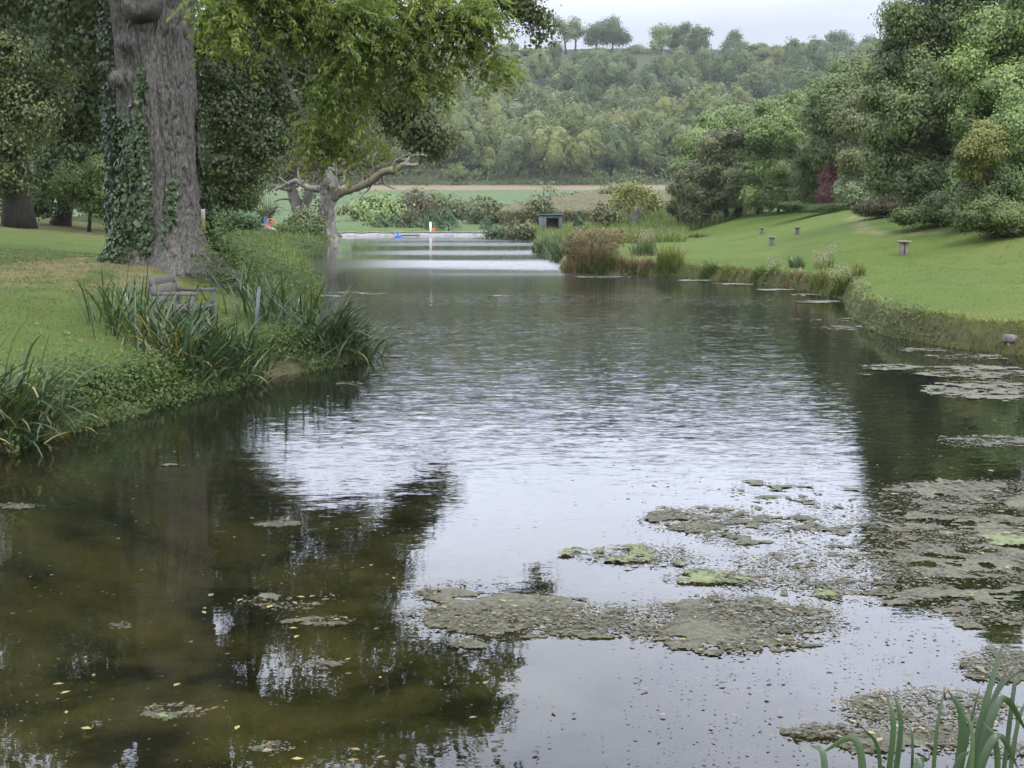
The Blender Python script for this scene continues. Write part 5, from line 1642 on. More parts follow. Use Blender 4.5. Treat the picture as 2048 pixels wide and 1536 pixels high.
# ------------------------------------------------------------------ iris clumps
def iris(label, px_pts, n, Lm, wm_=0.032, lean=(0.05, 0.5), bend=(0.2, 1.5), dead=0.12, toward=None, group='iris clumps along the left water edge', spread=0.16, onwater=False, name='iris_clump', width_prof=5):
    B = []
    for q in px_pts:
        B.append(gp(*q) if not onwater else np.append(on_water(*q), -0.1))
    B = np.array(B)
    cen = B.mean(0)
    root = thing(name, label, 'plant', (cen[0], cen[1], max(cen[2], 0) if not onwater else 0.0), group)
    k = rng.integers(len(B), size=n)
    bs = B[k] + rng.normal(size=(n, 3)) * np.array([spread, spread * 1.4, 0])
    bs[:, 2] = np.where(onwater, -0.12, np.maximum(ground_z(bs[:, 0], bs[:, 1]), -0.15)) - 0.03
    az = rng.random(n) * 2 * PI
    if toward is not None:
        az = np.where(rng.random(n) < 0.55, toward + rng.normal(size=n) * 0.7, az)
    Ln = Lm * rng.uniform(0.55, 1.15, n)
    th = rng.uniform(*lean, n)
    kap = rng.uniform(*bend, n)
    w = wm_ * rng.uniform(0.7, 1.25, n)
    isd = rng.random(n) < dead
    g_ = ~isd
    blades('green_blades', bs[g_], az[g_], th[g_], kap[g_], Ln[g_], w[g_], M['iris_leaf'], root, 8, twist=0.7, tip=0.02)
    if isd.any():
        blades('withered_blades', bs[isd], az[isd], th[isd] + 0.3, kap[isd] * 1.3, Ln[isd] * 0.8, w[isd] * 0.8, M['dead_blade'], root, 7, twist=0.8, tip=0.02)
    return root


iris('upright iris clump at the left end of the bench', [(215, 655), (245, 670), (265, 640), (280, 690)], 95, 0.86, 0.034, (0.02, 0.35), (0.05, 0.9))
iris('iris clump with yellowed leaves in front of the bench', [(300, 695), (330, 690), (350, 700), (380, 690), (320, 720), (350, 720), (375, 715), (350, 690), (335, 676), (365, 672), (395, 682), (350, 665)], 380, 0.9, 0.03, (0.05, 0.6), (0.3, 1.6), 0.38)
iris('large arching iris clump hanging into the water below the bench', [(400, 745), (430, 740), (460, 735), (480, 750), (430, 765), (390, 765), (500, 745)], 360, 0.86, 0.032, (0.05, 0.55), (0.3, 1.9), 0.10, toward=-0.6)
iris('iris clump beside the slate grey stake', [(535, 640), (560, 645), (590, 640), (570, 655), (505, 630)], 150, 0.95, 0.034, (0.02, 0.5), (0.1, 1.3), 0.08)
iris('dense arching iris clump on the point of the left bank', [(640, 700), (665, 700), (690, 695), (700, 705), (650, 690), (720, 700), (670, 685)], 420, 0.98, 0.032, (0.05, 0.7), (0.3, 1.9), 0.10, toward=0.1)
iris('big drooping iris clump at the frame edge on the left bank', [(10, 850), (50, 845), (30, 870), (-30, 860), (80, 860), (-60, 880)], 330, 0.85, 0.032, (0.05, 0.7), (0.5, 2.1), 0.18, toward=-0.5)
# foreground blades: the plant grows at the near edge by the viewer
root = thing('iris_clump', 'broad grey green iris blades rising in the near corner of the pond', 'plant', (1.45, 4.0, -0.1))


def big_blade(tip_px, mid_px, Yt, base_xy, w):
    tip, mid_ = at(*tip_px, Yt), at(*mid_px, Yt - 0.05)
    base = np.array([base_xy[0], base_xy[1], -0.12])
    c = curve([base, mid_, tip], 9)
    n = len(c)
    t = np.linspace(0, 1, n)
    T_ = unit(np.gradient(c, axis=0))
    view = unit(np.array([0, 0, HC]) - c)
    s_ = unit(np.cross(T_, view + 0.35 * rng.normal(size=3)))
    nr = np.cross(s_, T_)
    wd = w * 0.8 * np.interp(t, [0, 0.4, 0.75, 0.93, 1], [0.9, 1.0, 0.7, 0.25, 0.02]) * 0.5
    V = np.stack([c - s_ * wd[:, None], c + nr * wd[:, None] * 0.35, c + s_ * wd[:, None]], 1).reshape(-1, 3)
    i = np.arange(n - 1)[:, None] * 3 + np.arange(2)[None]
    Q = np.stack([i, i + 1, i + 4, i + 3], -1).reshape(-1, 4)
    return V, Q


bl_spec = [((2008, 1278), (1968, 1420), 4.35, (1.55, 4.25), .036), ((1772, 1384), (1785, 1480), 4.2, (1.25, 4.1), .026), ((1787, 1382), (1800, 1480), 4.25, (1.28, 4.15), .026), ((1895, 1376), (1925, 1470), 4.25, (1.5, 4.15), .040),
           ((2050, 1330), (1980, 1420), 4.5, (1.62, 4.3), .022), ((2015, 1335), (1975, 1440), 4.4, (1.58, 4.25), .028), ((1960, 1372), (1930, 1500), 4.3, (1.5, 4.1), .020), ((1618, 1486), (1650, 1540), 4.1, (1.02, 3.95), .032), ((1640, 1505), (1720, 1500), 4.15, (1.2, 4.0), .034),
           ((1720, 1447), (1760, 1530), 4.15, (1.22, 4.0), .022), ((1890, 1370), (1870, 1500), 4.0, (1.38, 3.9), .018), ((2060, 1470), (1990, 1415), 4.3, (1.55, 4.15), .040), ((2040, 1540), (1980, 1488), 4.1, (1.45, 4.0), .036), ((1925, 1420), (1945, 1500), 4.1, (1.5, 3.95), .02),
           ((1965, 1440), (1995, 1520), 4.1, (1.62, 3.95), .028), ((1860, 1515), (1830, 1560), 4.0, (1.28, 3.9), .05), ((1810, 1440), (1825, 1510), 4.05, (1.3, 3.9), .014), ((2035, 1345), (2025, 1400), 4.6, (1.8, 4.4), .022), ((2070, 1400), (2035, 1450), 4.5, (1.78, 4.3), .024), ((1940, 1500), (1905, 1560), 4.0, (1.36, 3.85), .045)]
bl_parts = [big_blade(*b_) for b_ in bl_spec]
V, fs = join(bl_parts)
mk('green_blades', V, fs, M['iris_leaf'], root, fattr={'var': np.repeat(np.clip(rng.normal(size=len(bl_spec)) * 0.18 + 0.36, 0, 1), [len(q[1]) for q in bl_parts])}, smooth=False)


# ------------------------------------------------------------------ reeds and herbs on the far banks
def clump(name, label, cat, pts, n, hpx, wpx, mat, lean=(0.0, 0.5), bend=(0.0, 0.8), wm_=0.05, group=None, segs=4, part='blades', onw=False, extra=None, spread=(1.0, 0.8), dome=0.3):
    B = np.array([gp(*q) if not onw else np.append(on_water(*q), 0.0) for q in pts])
    Yc = B[:, 1].mean()
    root = thing(name, label, cat, (B[:, 0].mean(), Yc, B[:, 2].mean()), group)
    k = rng.integers(len(B), size=n)
    sx = wpx * Yc / F
    bs = B[k] + np.stack([rng.normal(size=n) * sx * 0.5 * spread[0], rng.normal(size=n) * sx * 0.5 * spread[1], np.zeros(n)], 1)
    bs[:, 2] = np.maximum(ground_z(bs[:, 0], bs[:, 1]), -0.05) - 0.02
    H_ = hpx * Yc / F
    V = blades(part, bs, rng.random(n) * 6.28, rng.uniform(*lean, n), rng.uniform(*bend, n), H_ * rng.uniform(0.35, 1.12, n) * (1 - dome * np.clip(np.hypot((bs[:, 0] - B[:, 0].mean()), (bs[:, 1] - Yc) * 0.6) / (np.ptp(B[:, 0]) * 0.6 + sx * 0.9), 0, 1) ** 2), wm_ * rng.uniform(0.6, 1.3, n), M[mat], root, segs)
    if extra:
        extra(root, bs, H_)
    return root


def plumes(mat, frac, size, var=None):
    def f(root, bs, H_):
        k = rng.choice(len(bs), int(len(bs) * frac), replace=False)
        n = len(k) * 7
        hk = np.repeat(H_ * rng.uniform(0.6, 1.1, len(k)), 7)
        P = np.repeat(bs[k] + rng.normal(size=(len(k), 3)) * np.array([0.12, 0.12, 0]), 7, 0) + np.stack([rng.normal(size=n) * 0.04, rng.normal(size=n) * 0.04, hk + rng.normal(size=n) * 0.07], 1)
        V, Q = leaf_arrays(P, np.tile([0, 0, 1.0], (n, 1)), size * rng.uniform(0.6, 1.3, n), 0.5, -0.2, 1.0)
        mk('seed_heads', V, Q, M[mat], root, fattr={'var': rng.random(n)})
    return f


GR = 'reed and sedge clumps on the right bank'
clump('reed_clump', 'bluish green reed clump standing in the water at the tip of the far right bank', 'reeds', [(1090, 500), (1105, 502), (1120, 504), (1080, 503), (1130, 495), (1110, 492), (1125, 512), (1112, 508)], 2600, 44, 16, 'reed_leaf', wm_=0.035, group=GR, bend=(0.1, 1.1))
clump('reed_clump', 'green reed bed below the hut', 'reeds', [(1100, 474), (1130, 478), (1160, 480), (1190, 478), (1215, 480), (1150, 486), (1180, 488), (1140, 496), (1165, 500)], 2400, 32, 16, 'reed_leaf', wm_=0.045, group=GR, bend=(0.0, 0.8))
clump('reed_clump', 'yellowish green reed bed in front of the yellowing tree', 'reeds', [(1225, 472), (1255, 474), (1290, 474), (1320, 474), (1240, 484), (1275, 486), (1310, 484)], 1000, 30, 16, 'bank_grass', wm_=0.06, group=GR, bend=(0.0, 0.8))
clump('rusty_clump', 'big rust brown seeding clump overhanging the water', 'plant', [(1140, 535), (1160, 538), (1185, 530), (1205, 526), (1170, 520), (1225, 524), (1150, 525), (1240, 528)], 1500, 60, 15, 'rust_leaf', (0.0, 0.75), (0.0, 0.7), 0.03, GR, extra=plumes('rust_leaf', 0.35, 0.10), dome=0.75)
clump('green_clump', 'fresh green leafy clump at the foot of the rust brown one', 'plant', [(1185, 545), (1205, 545), (1225, 542), (1170, 546)], 420, 34, 10, 'herb_leaf', (0.0, 0.5), (0.2, 1.1), 0.035, GR)
clump('plume_clump', 'pale plumed clump with a dark base beside the rust brown one', 'plant', [(1285, 512), (1294, 508), (1274, 510), (1300, 512)], 520, 48, 16, 'reed_leaf', (0.0, 0.5), (0.0, 0.6), 0.03, GR, extra=plumes('plume', 0.12, 0.08))
clump('sedge_clump', 'bright green sedge clump rising from the cut bank', 'plant', [(1320, 540), (1340, 543), (1355, 540), (1330, 530), (1345, 532)], 900, 50, 11, 'bank_grass', (0.0, 0.5), (0.1, 1.0), 0.022, GR)
clump('sedge_clump', 'small leafy green clump low on the cut bank', 'plant', [(1415, 552), (1425, 553), (1408, 550)], 260, 28, 8, 'herb_leaf', (0.0, 0.6), (0.2, 1.2), 0.03, GR)
clump('sedge_clump', 'narrow dark green sedge clump between the thistles', 'plant', [(1592, 535), (1600, 537), (1586, 536)], 260, 38, 7, 'reed_leaf', (0.0, 0.4), (0.1, 0.8), 0.02, GR)
clump('sedge_clump', 'spiky green sedge clump at the end of the thistles', 'plant', [(1705, 552), (1715, 550), (1722, 552), (1695, 555)], 380, 34, 9, 'bank_grass', (0.0, 0.5), (0.1, 0.9), 0.02, GR)
clump('thistle', 'tallest pale seeding thistle on the right bank', 'plant', [(1660, 535), (1664, 534)], 60, 44, 6, 'bank_grass', (0.0, 0.25), (0.0, 0.3), 0.02, GR, extra=plumes('plume', 0.6, 0.06))
clump('thistle', 'low spread of pale seeding thistles beside the tallest one', 'plant', [(1640, 540), (1632, 540), (1650, 538)], 90, 30, 7, 'bank_grass', (0.0, 0.3), (0.0, 0.4), 0.02, GR, extra=plumes('plume', 0.5, 0.06))
clump('thistle', 'brownish seeding thistles low over the cut bank', 'plant', [(1555, 550), (1540, 548), (1570, 552), (1548, 545)], 150, 28, 8, 'bank_grass', (0.0, 0.5), (0.0, 0.6), 0.02, GR, extra=plumes('plume', 0.35, 0.055))
clump('flower_clump', 'white flowering herbs in the long grass near the maple trunks', 'plant', [(1338, 480), (1325, 482), (1345, 482)], 160, 22, 8, 'bank_grass', (0.0, 0.3), (0.0, 0.4), 0.04, GR, extra=plumes('plume', 0.12, 0.06))
clump('sedge_clump', 'low dark leafy patch on the lawn beside the white flowering herbs', 'plant', [(1395, 475), (1405, 475), (1385, 475)], 220, 14, 9, 'herb_leaf', (0.1, 0.7), (0.2, 1.0), 0.05, GR)


clump('bank_clump', 'russet seeding weeds between the pale plumed clump and the bright green sedge', 'plant', [(1262, 538), (1280, 542), (1298, 540), (1250, 536)], 420, 30, 10, 'rust_leaf', (0.0, 0.6), (0.1, 0.9), 0.025, GR, dome=0.6)
clump('bank_clump', 'low green herbs at the water edge under the pale plumed clump', 'plant', [(1270, 549), (1290, 550), (1250, 549)], 320, 20, 9, 'herb_leaf', (0.1, 0.7), (0.2, 1.1), 0.03, GR, dome=0.6)
clump('bank_clump', 'dry tan grass tuft on the cut bank beside the small leafy green clump', 'plant', [(1455, 556), (1470, 558), (1485, 560), (1445, 555)], 420, 24, 9, 'bank_grass', (0.1, 0.7), (0.2, 1.2), 0.02, GR, dome=0.6)
clump('bank_clump', 'leafy green weeds on the cut bank before the brownish thistles', 'plant', [(1515, 562), (1530, 564), (1505, 560)], 360, 26, 9, 'herb_leaf', (0.1, 0.7), (0.2, 1.1), 0.028, GR, dome=0.6)
clump('bank_clump', 'rank russet and green weeds below the narrow dark sedge', 'plant', [(1575, 566), (1595, 570), (1610, 572), (1585, 560)], 480, 30, 10, 'rust_leaf', (0.1, 0.7), (0.2, 1.0), 0.022, GR, dome=0.6)
clump('bank_clump', 'yellow green tall weeds below the tallest thistle', 'plant', [(1625, 572), (1645, 572), (1635, 565), (1655, 570)], 520, 36, 10, 'bank_grass', (0.0, 0.6), (0.2, 1.0), 0.022, GR, dome=0.6)
clump('bank_clump', 'dark leafy weed bush at the corner where the bank turns', 'plant', [(1668, 585), (1680, 588), (1690, 580), (1675, 575)], 560, 40, 10, 'herb_leaf', (0.0, 0.7), (0.2, 1.1), 0.03, GR, dome=0.6)
clump('bank_clump', 'pale dry seeding weeds on the lawn edge behind the bank corner', 'plant', [(1685, 560), (1670, 558), (1700, 562)], 240, 26, 9, 'bank_grass', (0.0, 0.5), (0.1, 0.8), 0.02, GR, extra=plumes('plume', 0.2, 0.05), dome=0.5)


# ------------------------------------------------------------------ grass and bank cover (beyond counting)
def scatter(x0, x1, y0, y1, n, sdr, seed=0, thr=0.0, sc=1.0):
    x = rng.uniform(x0, x1, n)
    y = rng.uniform(y0, y1, n)
    sd = pond_sd(x, y)
    keep = (sd > sdr[0]) & (sd < sdr[1]) & (fbm(x / sc, y / sc, seed) > thr)
    x, y, sd = x[keep], y[keep], sd[keep]
    return x, y, ground_z(x, y, sd), sd


# mown turf
x, y, z, sd = scatter(-16, -2.5, 12.5, 34, 120000, (0.25, 14), 3, 0.32, 1.2)
keep = np.hypot(x - OAK[0], y - OAK[1]) > 1.3
x, y, z = x[keep], y[keep], z[keep]
n = len(x)
o = blades('lawn_grass', np.stack([x, y, z - 0.005], 1), rng.random(n) * 6.28, rng.uniform(0, 0.7, n), rng.uniform(0, 1, n), rng.uniform(0.025, 0.065, n), rng.uniform(0.006, 0.014, n) * (1 + y / 40), M['grass_shade'], segs=1, var=rng.random(n) * 0.9 + 0.1 * rng.random(n))
tag(o, 'short mossy turf on the shaded left bank', 'grass', kind='stuff')
x, y, z, sd = scatter(4, 26, 18, 52, 170000, (0.2, 16), 4, 0.0, 1.2)
n = len(x)
o = blades('lawn_grass', np.stack([x, y, z - 0.005], 1), rng.random(n) * 6.28, rng.uniform(0.2, 1.1, n), rng.uniform(0, 1, n), rng.uniform(0.015, 0.045, n), rng.uniform(0.008, 0.016, n) * (1 + y / 40), M['grass_blade'], segs=1, var=np.clip(rng.normal(size=n) * 0.2 + 0.45, 0, 1))
tag(o, 'bright mown lawn on the right bank', 'grass', kind='stuff')
# overhanging grass on the cut right bank
x, y, z, sd = scatter(0, 12, 17, 58, 260000, (0.0, 0.5), 5, 0.30, 0.6)
keep = (x > 1.5)
x, y, z, sd = x[keep], y[keep], z[keep], sd[keep]
n = len(x)
e = 0.05
gxs = (pond_sd(x + e, y) - pond_sd(x - e, y))
gys = (pond_sd(x, y + e) - pond_sd(x, y - e))
az = np.arctan2(-gys, -gxs) + rng.normal(size=n) * 0.8
o = blades('bank_grass', np.stack([x, y, z - 0.01], 1), az, rng.uniform(0.1, 0.9, n), rng.uniform(0.4, 1.9, n), rng.uniform(0.05, 0.16, n), rng.uniform(0.007, 0.013, n) * (1 + y / 50), M['bank_grass'], segs=3, var=np.clip(rng.normal(size=n) * 0.2 + 0.34 + 0.3 * (sd > 0.2) + 0.4 * (fbm(x / 0.8, y / 0.8, 15) > 0.52) * (sd < 0.25), 0, 1))
tag(o, 'tufted half dry grass hanging over the cut right bank', 'grass', kind='stuff')
# leafy clusters on the cut bank
x, y, z, sd = scatter(1.5, 12, 17, 58, 150000, (0.0, 0.45), 25, 0.56, 0.9)
keep = x > 1.5
P = np.stack([x, y, z + rng.uniform(0, 0.12, len(x))], 1)[keep]
V, Q = leaf_arrays(P, np.tile([-0.5, -0.5, 0.5], (len(P), 1)), 0.06 * rng.uniform(0.6, 1.4, len(P)), 0.7)
o = mk('bank_herbs', V, Q, M['herb_leaf'], fattr={'var': rng.random(len(P))})
tag(o, 'leafy weeds in patches on the cut right bank', 'weeds', kind='stuff')
# long grass along the left bank up to the far trees
x, y, z, sd = scatter(-24, -3, 27, 125, 150000, (-0.15, 4.5), 6, 0.25, 3.0)
keep = rng.random(len(x)) < np.interp(sd, [-0.15, 0.4, 2.2, 4.5], [0.9, 1, 0.75, 0.1]) * np.interp(y, [27, 36, 50], [0.6, 0.85, 1]) * np.interp(fbm(x / 1.6, y / 1.6, 66), [0.35, 0.55], [0.25, 1])
x, y, z, sd = x[keep], y[keep], z[keep], sd[keep]
n = len(x)
o = blades('long_grass', np.stack([x, y, np.maximum(z, -0.05)], 1), rng.random(n) * 6.28, rng.uniform(0, 0.45, n), rng.uniform(0.1, 1.3, n), rng.uniform(0.25, 0.75, n) * (0.7 + 0.6 * fbm(x / 2, y / 2, 8)) , rng.uniform(0.012, 0.022, n) * (1 + y / 60), M['bank_grass'], segs=3, var=np.clip(rng.normal(size=n) * 0.18 + 0.30 + 0.4 * (fbm(x / 2.5, y / 2.5, 55) - 0.5), 0, 1))
tag(o, 'tall rough grass along the left bank beyond the oak', 'grass', kind='stuff')
# rough grass between the reeds and the maize
pxv = rng.uniform(1060, 1520, 60000)
yv = rng.uniform(84, 150, 60000)
xv = (pxv - CXP) / F * yv
sd = pond_sd(xv, yv)
keep = (sd > 0.1) & (rng.random(60000) < np.interp(pxv, [1300, 1370, 1430, 1520], [1, 0.8, 0.35, 0.2]) * np.where(pxv > 1370, yv > 104, True))
xv, yv, sd = xv[keep], yv[keep], sd[keep]
n = len(xv)
o = blades('long_grass', np.stack([xv, yv, ground_z(xv, yv, sd)], 1), rng.random(n) * 6.28, rng.uniform(0, 0.5, n), rng.uniform(0.1, 1.0, n), rng.uniform(0.35, 1.0, n) * (0.5 + fbm(xv / 3, yv / 3, 12)), rng.uniform(0.03, 0.055, n), M['bank_grass'], segs=3, var=np.clip(rng.normal(size=n) * 0.18 + 0.35 + 0.6 * (fbm(xv / 4, yv / 4, 57) - 0.5), 0, 1))
tag(o, 'rough tall grass between the reeds and the maize slope', 'grass', kind='stuff')
# weeds hanging to the water along the near left edge
x, y, z, sd = scatter(-8, -1.5, 9, 30, 260000, (-0.12, 0.5), 35, 0.36, 0.7)
keep = x < 0
P = np.stack([x, y, np.maximum(z, 0.0) + rng.random(len(x)) ** 1.4 * 0.16], 1)[keep]
V, Q = leaf_arrays(P, np.tile([0.6, -0.4, 0.5], (len(P), 1)), 0.045 * rng.uniform(0.5, 1.5, len(P)), 0.6, 0.4, 0.7)
o = mk('bank_herbs', V, Q, M['herb_leaf'], fattr={'var': np.clip(rng.normal(size=len(P)) * 0.2 + 0.2 + 0.5 * fbm(P[:, 0] / 0.6, P[:, 1] / 0.6, 39), 0, 1)})
tag(o, 'leafy weeds trailing into the water along the near left edge', 'weeds', kind='stuff')
n = 9000
x, y, z, sd = scatter(-8, -1.5, 9, 30, 60000, (-0.05, 0.45), 36, 0.45, 0.5)
n = len(x)
o = blades('bank_grass', np.stack([x, y, z - 0.01], 1), -0.5 + rng.normal(size=n) * 1.2, rng.uniform(0.1, 0.9, n), rng.uniform(0.3, 1.8, n), rng.uniform(0.10, 0.32, n), rng.uniform(0.007, 0.013, n), M['bank_grass'], segs=3, var=np.clip(rng.normal(size=n) * 0.22 + 0.35, 0, 1))
tag(o, 'grass trailing over the near left water edge', 'grass', kind='stuff')
# low herbs along the near left bank and the nettles behind the oak
hx, hy, hz_ = [], [], []
for (cx_, cy_, rx_, ry_, nn_) in [(240, 770, 110, 40, 5000), (310, 790, 60, 25, 3000), (180, 800, 70, 30, 2600), (570, 700, 45, 30, 3200), (600, 690, 30, 25, 1400), (130, 760, 60, 40, 1500)]:
    for _ in range(nn_ // 30):
        a_ = rng.random() * 6.28
        r_ = math.sqrt(rng.random())
        q = gp(cx_ + rx_ * r_ * math.cos(a_), cy_ + ry_ * r_ * math.sin(a_))
        m = 22
        hx.append(q[0] + rng.normal(size=m) * 0.09)
        hy.append(q[1] + rng.normal(size=m) * 0.12)
        hz_.append(np.full(m, q[2]) + rng.random(m) ** 1.2 * 0.22 * rng.uniform(0.2, 1.7))
P = np.stack([np.concatenate(hx), np.concatenate(hy), np.concatenate(hz_)], 1)
V, Q = leaf_arrays(P, np.tile([0.2, -0.3, 0.8], (len(P), 1)), 0.045 * rng.uniform(0.5, 1.5, len(P)), 0.6, 0.3, 0.7)
o = mk('bank_herbs', V, Q, M['herb_leaf'], fattr={'var': rng.random(len(P))})
tag(o, 'low leafy weeds covering the near left water edge', 'weeds', kind='stuff')
hx, hy, hz_ = [], [], []
for (cx_, cy_, rx_, ry_, nn_, hh_) in [(450, 560, 40, 30, 4600, 0.9), (500, 570, 50, 30, 5200, 0.7), (560, 580, 50, 20, 2600, 0.45), (480, 520, 40, 20, 2000, 0.8), (540, 540, 40, 25, 2000, 0.6), (600, 575, 30, 14, 1500, 0.4), (560, 500, 40, 10, 1600, 0.6), (500, 490, 50, 10, 1600, 0.8), (620, 490, 35, 6, 1200, 0.7)]:
    for _ in range(nn_ // 32):
        a_ = rng.random() * 6.28
        r_ = math.sqrt(rng.random())
        q = gp(cx_ + rx_ * r_ * math.cos(a_), cy_ + ry_ * r_ * math.sin(a_))
        m = 20
        k_ = math.sqrt(q[1] / 20)
        hx.append(q[0] + rng.normal(size=m) * 0.16 * k_)
        hy.append(q[1] + rng.normal(size=m) * 0.2 * k_)
        hz_.append(np.full(m, q[2]) + rng.random(m) * hh_ * rng.uniform(0.2, 1.5))
P = np.stack([np.concatenate(hx), np.concatenate(hy), np.concatenate(hz_)], 1)
V, Q = leaf_arrays(P, np.tile([0.2, -0.4, 0.7], (len(P), 1)), 0.075 * rng.uniform(0.5, 1.5, len(P)) * np.sqrt(P[:, 1] / 24), 0.55, 0.4, 0.7)
o = mk('undergrowth', V, Q, M['herb_leaf'], fattr={'var': np.clip(rng.normal(size=len(P)) * 0.2 + 0.35, 0, 1)})
tag(o, 'nettles and leafy weeds on the left bank behind the oak', 'weeds', kind='stuff')
# dark ivied bush against the oak's right foot
bush('ivy_bush', 'dark ivy bush hugging the foot of the big oak on its water side', 'bush', [(425, 500, 26, 34), (440, 525, 24, 26), (418, 470, 16, 26), (455, 505, 18, 20), (445, 545, 18, 18)], 24.6, 'ivy_leaf', 260, 0.11, 0.075, None, n_leaf=14, bias=0.05)
# fallen leaves on the turf
x, y, z, sd = scatter(-14, -3.2, 13, 40, 5200, (0.4, 12), 71, 0.40, 1.5)
keep = rng.random(len(x)) < np.exp(-np.hypot(x - OAK[0], y - OAK[1] + 2) / 5)
x, y, z = x[keep], y[keep], z[keep]
P = np.stack([x, y, z + 0.035], 1)
V, Q = leaf_arrays(P, np.tile([0, 0, 1.0], (len(P), 1)), 0.075 * rng.uniform(0.6, 1.3, len(P)), 0.55, 0, 0.3, 1.0)
o = mk('fallen_leaves', V, Q, M['dead_blade'], fattr={'var': rng.random(len(P))})
tag(o, 'dry fallen leaves on the turf round the oak', 'leaves', kind='stuff')

# ------------------------------------------------------------------ floating weed
wp, nt, N, L, out = mat_new('pondweed')
n1 = noise(nt, 24, 7, 0.75)
n2 = noise(nt, 2.4, 4, 0.6)
c1 = ramp(nt, [(0.32, (0.024, 0.022, 0.012)), (0.48, (0.066, 0.060, 0.032)), (0.68, (0.13, 0.118, 0.072))], n1.outputs['Fac']).outputs[0]
c2 = ramp(nt, [(0.32, (0.032, 0.033, 0.016)), (0.5, (0.072, 0.074, 0.036)), (0.68, (0.125, 0.122, 0.066))], n1.outputs['Fac']).outputs[0]
b = N.new('ShaderNodeBsdfPrincipled')
b.inputs['Roughness'].default_value = 0.6
b.inputs['Specular IOR Level'].default_value = 0.35
L.new(mixc(nt, maprange(nt, n2.outputs['Fac'], 0.42, 0.6), c1, c2), b.inputs['Base Color'])
bp = N.new('ShaderNodeBump')
bp.inputs['Distance'].default_value = 0.03
L.new(n1.outputs['Fac'], bp.inputs['Height'])
L.new(bp.outputs[0], b.inputs['Normal'])
L.new(b.outputs[0], out.inputs['Surface'])
M['green_scum'] = plain('green_scum', [(0.3, (0.062, 0.074, 0.028)), (0.5, (0.096, 0.116, 0.043)), (0.7, (0.14, 0.16, 0.07))], 14, 0.6, 0.02)
M['flake'] = leaf_mat('flake', [(0.0, (0.030, 0.026, 0.016)), (0.45, (0.075, 0.068, 0.042)), (0.7, (0.125, 0.112, 0.075)), (0.86, (0.19, 0.155, 0.10)), (0.94, (0.13, 0.15, 0.05)), (1.0, (0.24, 0.12, 0.06))], 0.15, 0.6, 0.3)

brown = [(1480, 1245, 225, 62, 1.0), (1020, 1225, 190, 50, 0.95), (950, 1190, 120, 26, 0.9), (1170, 1240, 190, 34, 0.95), (1930, 1110, 200, 120, 0.78), (1960, 1000, 160, 44, 0.85), (1860, 985, 120, 22, 0.6), (1420, 1040, 140, 30, 0.72), (1340, 1030, 50, 12, 0.85), (1600, 1100, 190, 80, 0.6), (1750, 1090, 150, 70, 0.66),
         (1700, 1185, 190, 30, 0.85), (1560, 1165, 110, 24, 0.8), (1850, 1420, 190, 45, 0.62), (2000, 1330, 90, 36, 0.75), (1640, 1466, 80, 14, 0.9), (1800, 1480, 130, 32, 0.75), (1970, 780, 130, 22, 0.8), (1960, 745, 130, 16, 0.75), (1980, 885, 110, 14, 0.7), (1980, 1240, 80, 22, 0.7), (1460, 1075, 70, 14, 0.8),
         (1700, 1000, 130, 30, 0.42), (1550, 980, 120, 20, 0.40), (1780, 735, 60, 7, 0.85), (1640, 604, 50, 3, 0.9), (1700, 655, 90, 5, 0.65), (1660, 640, 80, 4, 0.55), (1850, 700, 60, 6, 0.7), (1930, 715, 90, 8, 0.75), (1560, 580, 60, 2.2, 0.9), (1480, 568, 60, 2, 0.9), (1600, 590, 60, 2.2, 0.85), (1400, 561, 50, 1.8, 0.85), (1210, 554, 70, 1.8, 0.8),
         (700, 586, 60, 2.4, 0.9), (740, 588, 40, 2.0, 0.85), (650, 592, 40, 2.6, 0.85), (690, 545, 35, 1.6, 0.85), (650, 555, 20, 1.5, 0.8), (1000, 592, 32, 1.6, 0.85), (770, 656, 36, 2.2, 0.85), (740, 654, 20, 2, 0.8), (790, 713, 30, 2.4, 0.8), (700, 768, 28, 4, 0.9), (560, 1050, 50, 6, 0.85), (340, 932, 20, 4, 0.8), (30, 1015, 60, 5, 0.85), (240, 1256, 26, 7, 0.85),
         (640, 1245, 90, 10, 0.6), (580, 1205, 110, 20, 0.55), (350, 1426, 75, 16, 0.75), (930, 1290, 44, 12, 0.75), (540, 1500, 50, 16, 0.6), (650, 1330, 40, 8, 0.6), (640, 494, 60, 2.2, 0.95), (610, 500, 40, 2.0, 0.9), (1080, 506, 40, 1.5, 0.7)]
green = [(1295, 1112, 140, 22, 0.82), (1420, 1156, 100, 18, 0.85), (1980, 1078, 150, 16, 0.85), (1150, 1108, 36, 11, 0.9), (1600, 1470, 34, 9, 0.9), (1830, 1195, 40, 9, 0.85), (1700, 1110, 60, 8, 0.7), (1530, 1000, 30, 5, 0.7), (2020, 1500, 50, 16, 0.7), (1730, 750, 26, 3, 0.9), (1640, 1190, 40, 8, 0.7), (960, 1240, 40, 8, 0.7), (1850, 1140, 60, 9, 0.7), (350, 1436, 44, 9, 0.7)]


def px_of(x, y):
    dz = -HC
    fwd = y * math.cos(PITCH) - dz * math.sin(PITCH)
    upv = y * math.sin(PITCH) + dz * math.cos(PITCH)
    return CXP + F * x / fwd, CYP - F * upv / fwd


def field(x, y, reg):
    a, b_ = px_of(x, y)
    d = np.zeros(len(x))
    for cx_, cy_, rx_, ry_, s_ in reg:
        q = 1 - ((a - cx_) / rx_) ** 2 - ((b_ - cy_) / ry_) ** 2
        d = np.maximum(d, s_ * np.clip(0.4 + 1.2 * q, 0, 1))
    return d


